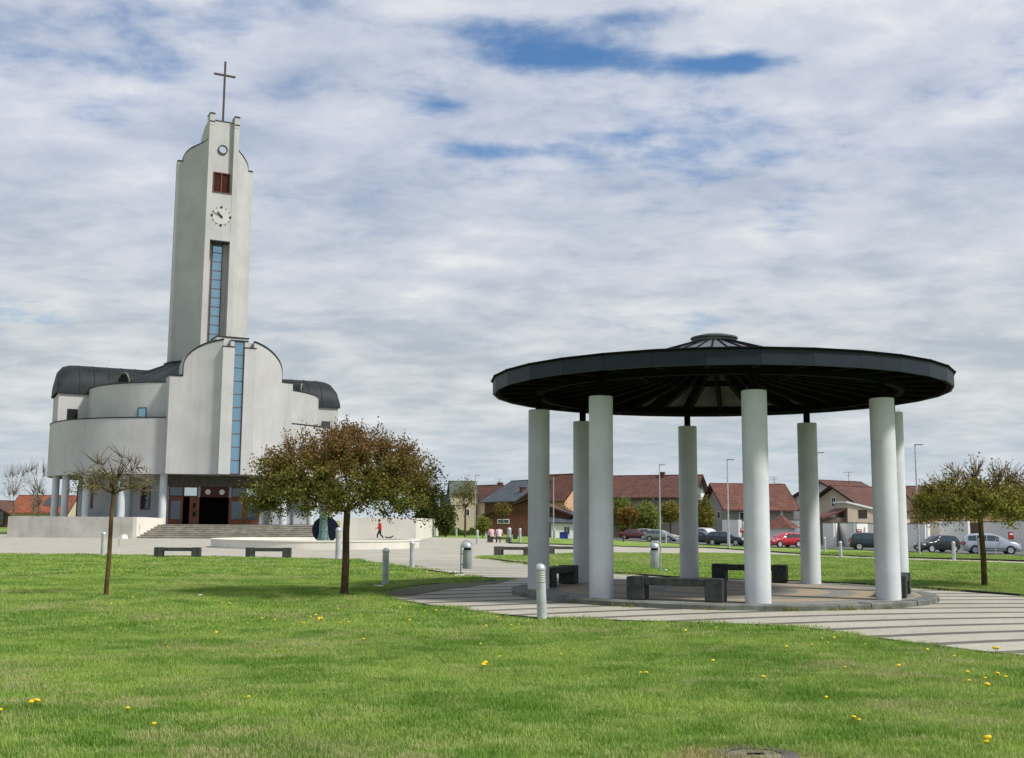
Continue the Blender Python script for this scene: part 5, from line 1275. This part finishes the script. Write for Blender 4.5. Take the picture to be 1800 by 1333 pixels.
car(1277, 117.5, R(-30), 4.1, 1.46, 1.72, 'hatch', NVY, 'dark blue hatchback parked behind the post with a bollard, before the white wall')
car(1234, 123, R(-38), 4.2, 1.42, 1.7, 'sedan', NVY, 'dark blue car half hidden by the rear pavilion column')
car(1163, 140, R(-32), 4.2, 1.46, 1.7, 'hatch', PGR, 'pale green grey hatchback parked in front of the bronze tree')
car(1116, 156, R(-20), 4.35, 1.42, 1.7, 'sedan', MAR, 'maroon saloon parked farthest along the row by the dark short post')
car(1141, 165, R(-25), 4.2, 1.45, 1.7, 'hatch', SILV, 'silver car glimpsed between the maroon and pale green cars')
car(1243, 136, R(-60), 4.2, 1.75, 1.75, 'mpv', WHP, 'white car partly behind the dark blue cars')
car(966, 150, R(-20), 4.2, 1.45, 1.7, 'hatch', WHP, 'white car just visible between the left pavilion columns')

# ------------------------------------------------------------ people
def skin_obj(name, joints, edges, m, parent, sub=2):
    me = bpy.data.meshes.new(name); me.from_pydata([j[:3] for j in joints], edges, []); me.materials.append(m)
    o = bpy.data.objects.new(name, me); COL.objects.link(o); o.parent = parent
    md = o.modifiers.new('skin', 'SKIN'); md.use_smooth_shade = True
    for i, j in enumerate(joints):
        r = j[3]; me.skin_vertices[0].data[i].radius = (r, j[4] if len(j) > 4 else r)
    me.skin_vertices[0].data[0].use_root = True
    s = o.modifiers.new('sub', 'SUBSURF'); s.levels = sub; s.render_levels = sub; return o
SKIN = mat('skin', (.48, .27, .18), .6, .06); HAIR = mat('dark hair', (.02, .014, .010), .8, .2); REDC = mat('red jacket cloth', (.42, .012, .015), .8, .15, 8); TROU = mat('dark trousers', (.022, .022, .026), .85, .2, 8); PINK = mat('pink shirt cloth', (.62, .38, .46), .85, .08, 8); SHOE = mat('black shoes', (.01, .01, .01), .6, .1)
def person(loc, rz, label, J, cloth_top, cloth_leg, scale=1.):
    """J: joint dictionary; local +x forward"""
    e = empty('person', loc, rz, label, 'person'); e.scale = (scale,)*3
    N = list(J); ix = {k: i for i, k in enumerate(N)}
    rad = dict(pelvis=(.13, .10), belly=(.125, .095), chest=(.155, .11), neck=(.05, .05), chin=(.075, .082), head=(.10, .112), crown=(.07, .075))
    for s in 'lr': rad.update({'sh'+s: (.062, .062), 'el'+s: (.040, .040), 'wr'+s: (.028, .028), 'pa'+s: (.040, .020), 'hip'+s: (.088, .088), 'kn'+s: (.058, .058), 'an'+s: (.038, .038), 'toe'+s: (.035, .028)})
    js = [(*J[k], *rad[k]) for k in N]
    E_ = [('pelvis', 'belly'), ('belly', 'chest'), ('chest', 'neck'), ('neck', 'chin'), ('chin', 'head'), ('head', 'crown')]
    for s in 'lr': E_ += [('chest', 'sh'+s), ('sh'+s, 'el'+s), ('el'+s, 'wr'+s), ('wr'+s, 'pa'+s), ('pelvis', 'hip'+s), ('hip'+s, 'kn'+s), ('kn'+s, 'an'+s), ('an'+s, 'toe'+s)]
    body = skin_obj('body', js, [(ix[a], ix[b]) for a, b in E_], SKIN, e)
    for s in 'lr':     # fingers
        w_, p_ = Vector(J['wr'+s]), Vector(J['pa'+s]); d_ = (p_-w_).normalized(); q = d_.cross(Vector((0, 1, 0))); q = q.normalized() if q.length > .1 else Vector((1, 0, 0))
        f = MB()
        for k in range(4): a = p_+q*(k-1.5)*.018; f.tube([a, a+d_*.045, a+d_*.075+Vector((0, .012, 0))], [.009, .008, .006], 6)
        t = w_+d_*.03+q*.035; f.tube([t, t+d_*.03+q*.02, t+d_*.05+q*.022], [.010, .009, .007], 6); f.build('fingers', SKIN, body, smooth=True)
    def V_(k): return Vector(J[k])
    def loft(mb, pts, n=14):          # (centre, half width across y, half depth) rings square to the path
        vs = []
        for i, (p, ry, rx) in enumerate(pts):
            t = (pts[min(i+1, len(pts)-1)][0]-pts[max(i-1, 0)][0]).normalized(); f = Vector((0, 1, 0)).cross(t).normalized()
            for k in range(n): a = 2*math.pi*k/n; vs.append(p+Vector((0, 1, 0))*ry*math.cos(a)+f*rx*math.sin(a))
        mb.add(vs, [(j*n+i, j*n+(i+1) % n, (j+1)*n+(i+1) % n, (j+1)*n+i) for j in range(len(pts)-1) for i in range(n)]+[tuple(range(n-1, -1, -1)), tuple((len(pts)-1)*n+i for i in range(n))])
    pe, be, chs, nk = V_('pelvis'), V_('belly'), V_('chest'), V_('neck'); dn = (pe-be).normalized()
    jk = MB(); loft(jk, [(pe+dn*.05, .185, .145), (pe, .19, .15), (be, .175, .14), (be.lerp(chs, .5), .185, .145), (chs, .205, .15), (chs.lerp(nk, .35), .20, .135), (chs.lerp(nk, .62), .14, .11), (chs.lerp(nk, .85), .075, .085)])
    for s in 'lr':
        sh, el, wr = V_('sh'+s), V_('el'+s), V_('wr'+s); ins = sh.lerp(chs, .35)
        jk.tube([ins, sh, sh.lerp(el, .5), el, el.lerp(wr, .5), el.lerp(wr, .93)], [.085, .082, .068, .060, .052, .046], 10)
    jk.build('jacket', cloth_top, e, smooth=True)
    tr_ = MB(); loft(tr_, [(pe+dn*-.10, .165, .125), (pe, .175, .135), (pe+dn*.07, .15, .13)])
    for s in 'lr':
        hp_, kn, an = V_('hip'+s), V_('kn'+s), V_('an'+s)
        tr_.tube([hp_+(pe-hp_)*.3, hp_, hp_.lerp(kn, .5), kn, kn.lerp(an, .5), kn.lerp(an, .95)], [.10, .105, .092, .072, .062, .056], 12)
    tr_.build('trousers', cloth_leg, e, smooth=True)
    for s in 'lr':
        a, b = Vector(J['an'+s]), Vector(J['toe'+s]); MB().tube([a+(a-b)*.35+Vector((0, 0, -.02)), a+Vector((0, 0, -.01)), b, b+(b-a)*.25], [.04, .052, .046, .03], 8).build('shoe', SHOE, e, smooth=True)
    hd = Vector(J['head']); ax = (Vector(J['crown'])-Vector(J['chin'])).normalized()
    hair = MB(); vs = []
    for i in range(7):
        for k in range(14):
            ph = R(90*i/6); a = 2*math.pi*k/14; r = .125*math.cos(ph); vs.append((hd.x-.012+r*1.08*math.cos(a), hd.y+r*.92*math.sin(a), hd.z+.02+.125*math.sin(ph)-(.05 if math.cos(a) < 0 and i < 2 else -.02 if i < 1 else 0)))
    hair.add(vs, [(i*14+k, i*14+(k+1) % 14, (i+1)*14+(k+1) % 14, (i+1)*14+k) for i in range(6) for k in range(14)]).build('hair', HAIR, e, smooth=True)
    fc = MB()
    for s in (-1, 1): fc.lathe([(.004, -.004), (.011, 0), (.004, .004)], 8, (hd.x+.108, hd.y+s*.034, hd.z-.005))
    fc.build('eyes', BLACK, e); MB().tube([(hd.x+.10, hd.y, hd.z+.0), (hd.x+.132, hd.y, hd.z-.035), (hd.x+.10, hd.y, hd.z-.045)], [.008, .013, .008], 6).build('nose', SKIN, e, smooth=True)
    MB().box(hd.x+.09, hd.y-.024, hd.z-.066, hd.x+.101, hd.y+.024, hd.z-.058).build('mouth', mat('lips', (.3, .1, .09), .6), e)
    return e
WALK = dict(pelvis=(0, 0, .94), belly=(.01, 0, 1.10), chest=(.03, 0, 1.36), neck=(.05, 0, 1.51), chin=(.08, 0, 1.57), head=(.085, 0, 1.66), crown=(.08, 0, 1.74),
            shl=(.03, .19, 1.42), ell=(.08, .24, 1.14), wrl=(.30, .22, 1.02), pal=(.38, .21, .98), shr=(.03, -.19, 1.42), elr=(-.10, -.24, 1.16), wrr=(.02, -.25, .93), par=(.05, -.25, .85),
            hipl=(0, .10, .90), knl=(.20, .10, .50), anl=(.20, .10, .09), toel=(.34, .11, .04), hipr=(0, -.10, .90), knr=(-.06, -.10, .50), anr=(-.36, -.10, .16), toer=(-.28, -.11, .04))
pp = G(668, 947.5); pp.y = 94.6; pp.x = AT(668, 930, 94.6).x; pp.z = 0
person(pp, R(180+8), 'person in a red jacket and dark trousers walking left along the cream wall', WALK, REDC, TROU)
SIT = dict(pelvis=(0, 0, .54), belly=(.02, 0, .70), chest=(.09, 0, .95), neck=(.14, 0, 1.08), chin=(.19, 0, 1.12), head=(.20, 0, 1.20), crown=(.19, 0, 1.28),
           shl=(.09, .19, 1.0), ell=(.16, .25, .74), wrl=(.36, .18, .66), pal=(.43, .15, .64), shr=(.09, -.19, 1.0), elr=(.16, -.25, .74), wrr=(.36, -.18, .66), par=(.43, -.15, .64),
           hipl=(.02, .10, .53), knl=(.44, .13, .53), anl=(.46, .14, .09), toel=(.60, .15, .04), hipr=(.02, -.10, .53), knr=(.44, -.13, .53), anr=(.42, -.14, .09), toer=(.56, -.15, .04))
bb = (G(855, 954.5)+G(900, 954.5))/2
for dx, lb, c, rz in ((-.62, 'person in a pink top, left one of the two on the far bench', PINK, 115), (-.02, 'person in a pale pink shirt, right one of the two on the far bench', mat('pale pink shirt', (.66, .52, .56), .85, .06), 100)):
    person((bb.x+dx, bb.y+.12, -.04), R(rz), lb, SIT, c, TROU, 1.0)
# small dark dog at the walker's heels: standing, nose to the right
DOG = mat('black dog coat', (.012, .011, .011), .9, .2)
dg = empty('dog', (pp.x+.72, pp.y-.1, 0), R(0), 'small black dog at the heels of the walking person in red', 'dog')
dj = [(0, 0, .24, .075, .07), (.16, 0, .25, .085, .075), (.28, 0, .30, .055, .055), (.37, 0, .37, .055, .055), (.47, 0, .355, .025, .025), (-.14, 0, .25, .065, .06), (-.30, 0, .36, .015, .015),
      (.17, .06, .17, .028, .028), (.16, .06, .09, .018, .018), (.17, .06, .015, .02, .016), (.17, -.06, .17, .028, .028), (.16, -.06, .09, .018, .018), (.17, -.06, .015, .02, .016),
      (-.12, .06, .19, .04, .04), (-.17, .06, .10, .018, .018), (-.14, .06, .015, .02, .016), (-.12, -.06, .19, .04, .04), (-.17, -.06, .10, .018, .018), (-.14, -.06, .015, .02, .016)]
skin_obj('body', dj, [(0, 1), (1, 2), (2, 3), (3, 4), (0, 5), (5, 6), (1, 7), (7, 8), (8, 9), (1, 10), (10, 11), (11, 12), (5, 13), (13, 14), (14, 15), (5, 16), (16, 17), (17, 18)], DOG, dg)
for s in (-1, 1): MB().add([(.34, s*.03, .41), (.37, s*.055, .40), (.345, s*.05, .48), (.33, s*.045, .40)], [(0, 1, 2), (1, 3, 2), (3, 0, 2), (0, 3, 1)]).build('ear', DOG, dg)

# ------------------------------------------------------------ dandelions and litter
YEL = mat('dandelion yellow', (.72, .52, .01), .7, .1); STEM = mat('flower stem', (.12, .2, .04), .7)
def dandelion():
    mb = MB(); mb.lathe([(.004, .048), (.017, .052), (.022, .060), (.017, .068), (.006, .071)], 10)
    for k in range(14): a = k*.449; mb.add([(.012*math.cos(a-.2), .012*math.sin(a-.2), .064), (.012*math.cos(a+.2), .012*math.sin(a+.2), .064), (.027*math.cos(a), .027*math.sin(a), .061)], [(0, 1, 2)])
    e = empty('dandelion', (0, 0, 0), 0, 'yellow dandelion flower standing in the lawn', 'flower', 'dandelions scattered over the lawn')
    mb.build('flower_head', YEL, e); MB().tube([(0, 0, -.01), (.002, 0, .05)], .0025, 4).build('stem', STEM, e); return e
dd = dandelion(); first = True
spots = [(57, 1248, 2), (2, 1260, 1), (226, 1256, 1), (272, 1286, 0), (560, 1096, 3), (545, 1090, 1), (556, 1088, 1), (853, 1179, 2), (880, 1160, 0), (1126, 1190, 1), (1135, 1193, 0), (985, 1158, 1), (1254, 1170, 1), (1485, 1181, 1), (1452, 1234, 1), (1500, 1275, 1), (1512, 1276, 1), (1739, 1320, 2),
         (1752, 1151, 2), (1679, 1161, 1), (1628, 1149, 1), (1466, 1128, 1), (1456, 1136, 1), (1443, 1128, 0), (1427, 1141, 0), (1519, 1138, 1), (1754, 1197, 2), (1767, 1199, 1), (1737, 1217, 2), (1705, 1206, 1), (1733, 1199, 0), (1702, 1190, 0), (193, 1110, 1), (275, 1096, 1), (434, 1101, 1), (460, 1094, 1), (484, 1096, 1), (293, 1144, 1), (438, 1235, 1),
         (745, 1080, 0), (766, 1079, 0), (703, 1073, 1), (596, 1077, 1), (720, 1097, 0), (842, 1088, 0), (874, 1092, 0), (854, 1106, 0), (929, 1096, 0), (913, 1103, 0), (534, 1103, 0), (598, 1101, 0), (612, 1101, 0), (805, 1121, 0), (844, 1138, 0), (1207, 1116, 0), (1260, 1108, 0), (900, 1045 + 60, 0), (640, 1130, 0), (380, 1120, 0), (1580, 1180, 0), (1340, 1200, 0), (1380, 1145, 0)]
for i in range(26): spots.append((random.uniform(20, 560), 978+random.random()**1.6*90, 0))
for i in range(24): spots.append((random.gauss(215, 45), 982+random.random()*26, 0))
def dlabel(x, y, k):
    if y > 1225: return 'large yellow dandelion in the bottom strip of the lawn, '+('left half' if x < 900 else 'right half near the manhole cover')
    if k > 1: return 'yellow dandelion in one of the bigger clumps of the '+('left' if x < 900 else 'right')+' lawn'
    if x > 1390: return 'small yellow dandelion near the right paving edge'
    if y < 1012 and x < 400: return 'tiny yellow dandelion by the plaza edge behind the sparse left tree'
    if y < 1075: return 'tiny yellow dandelion in the shaded lawn between the two left trees'
    return 'small yellow dandelion in the middle of the near lawn, '+('left of the nearest bollard' if x < 953 else 'in front of the pavilion')
for x, y, k in spots:
    for j in range(max(1, k)):
        p = G(x+random.uniform(-5, 5)*(j > 0), y+random.uniform(-1.5, 1.5)*(j > 0))
        if not ok(p.x, p.y): continue
        o = dd if first else copy_tree(dd); first = False; o.location = p; o['label'] = dlabel(x, y, k); s = random.uniform(.75, 1.2)*(1.3 if k > 1 else 1); o.scale = (s, s, s); o.rotation_euler = (random.uniform(-.3, .3), random.uniform(-.3, .3), random.random()*6)
PAPER = mat('white paper scrap', (.75, .75, .72), .8, .05)
def scrap(px_, py_, w, l, label):
    p = G(px_, py_); mb = MB(); v = []; nx_, ny_ = 5, 4
    for j in range(ny_):
        for i in range(nx_): v.append(((i/(nx_-1)-.5)*l, (j/(ny_-1)-.5)*w, .045+random.uniform(-.01, .02)))
    mb.add(v, [(j*nx_+i, j*nx_+i+1, (j+1)*nx_+i+1, (j+1)*nx_+i) for j in range(ny_-1) for i in range(nx_-1)])
    o = mb.build('litter_scrap', PAPER); o.location = p; sd = o.modifiers.new('thick', 'SOLIDIFY'); sd.thickness = .004; tag(o, label, 'litter')
scrap(808, 1014, .25, .28, 'crumpled white scrap of litter at the foot of the grey green bin'); scrap(796, 1008, .12, .2, 'small white scrap on the kerb left of the bin')
scrap(664, 1033, .08, .3, 'narrow white scrap on the lawn at the foot of the bollard by the big tree'); scrap(1170, 1004, .2, .12, 'white scrap on the grass right of the galvanised bin')
scrap(526, 1003, .14, .12, 'white scrap on the lawn in front of the middle plaza bench'); scrap(352, 1050, .10, .10, 'white scrap on the lawn between the two nearest left trees')
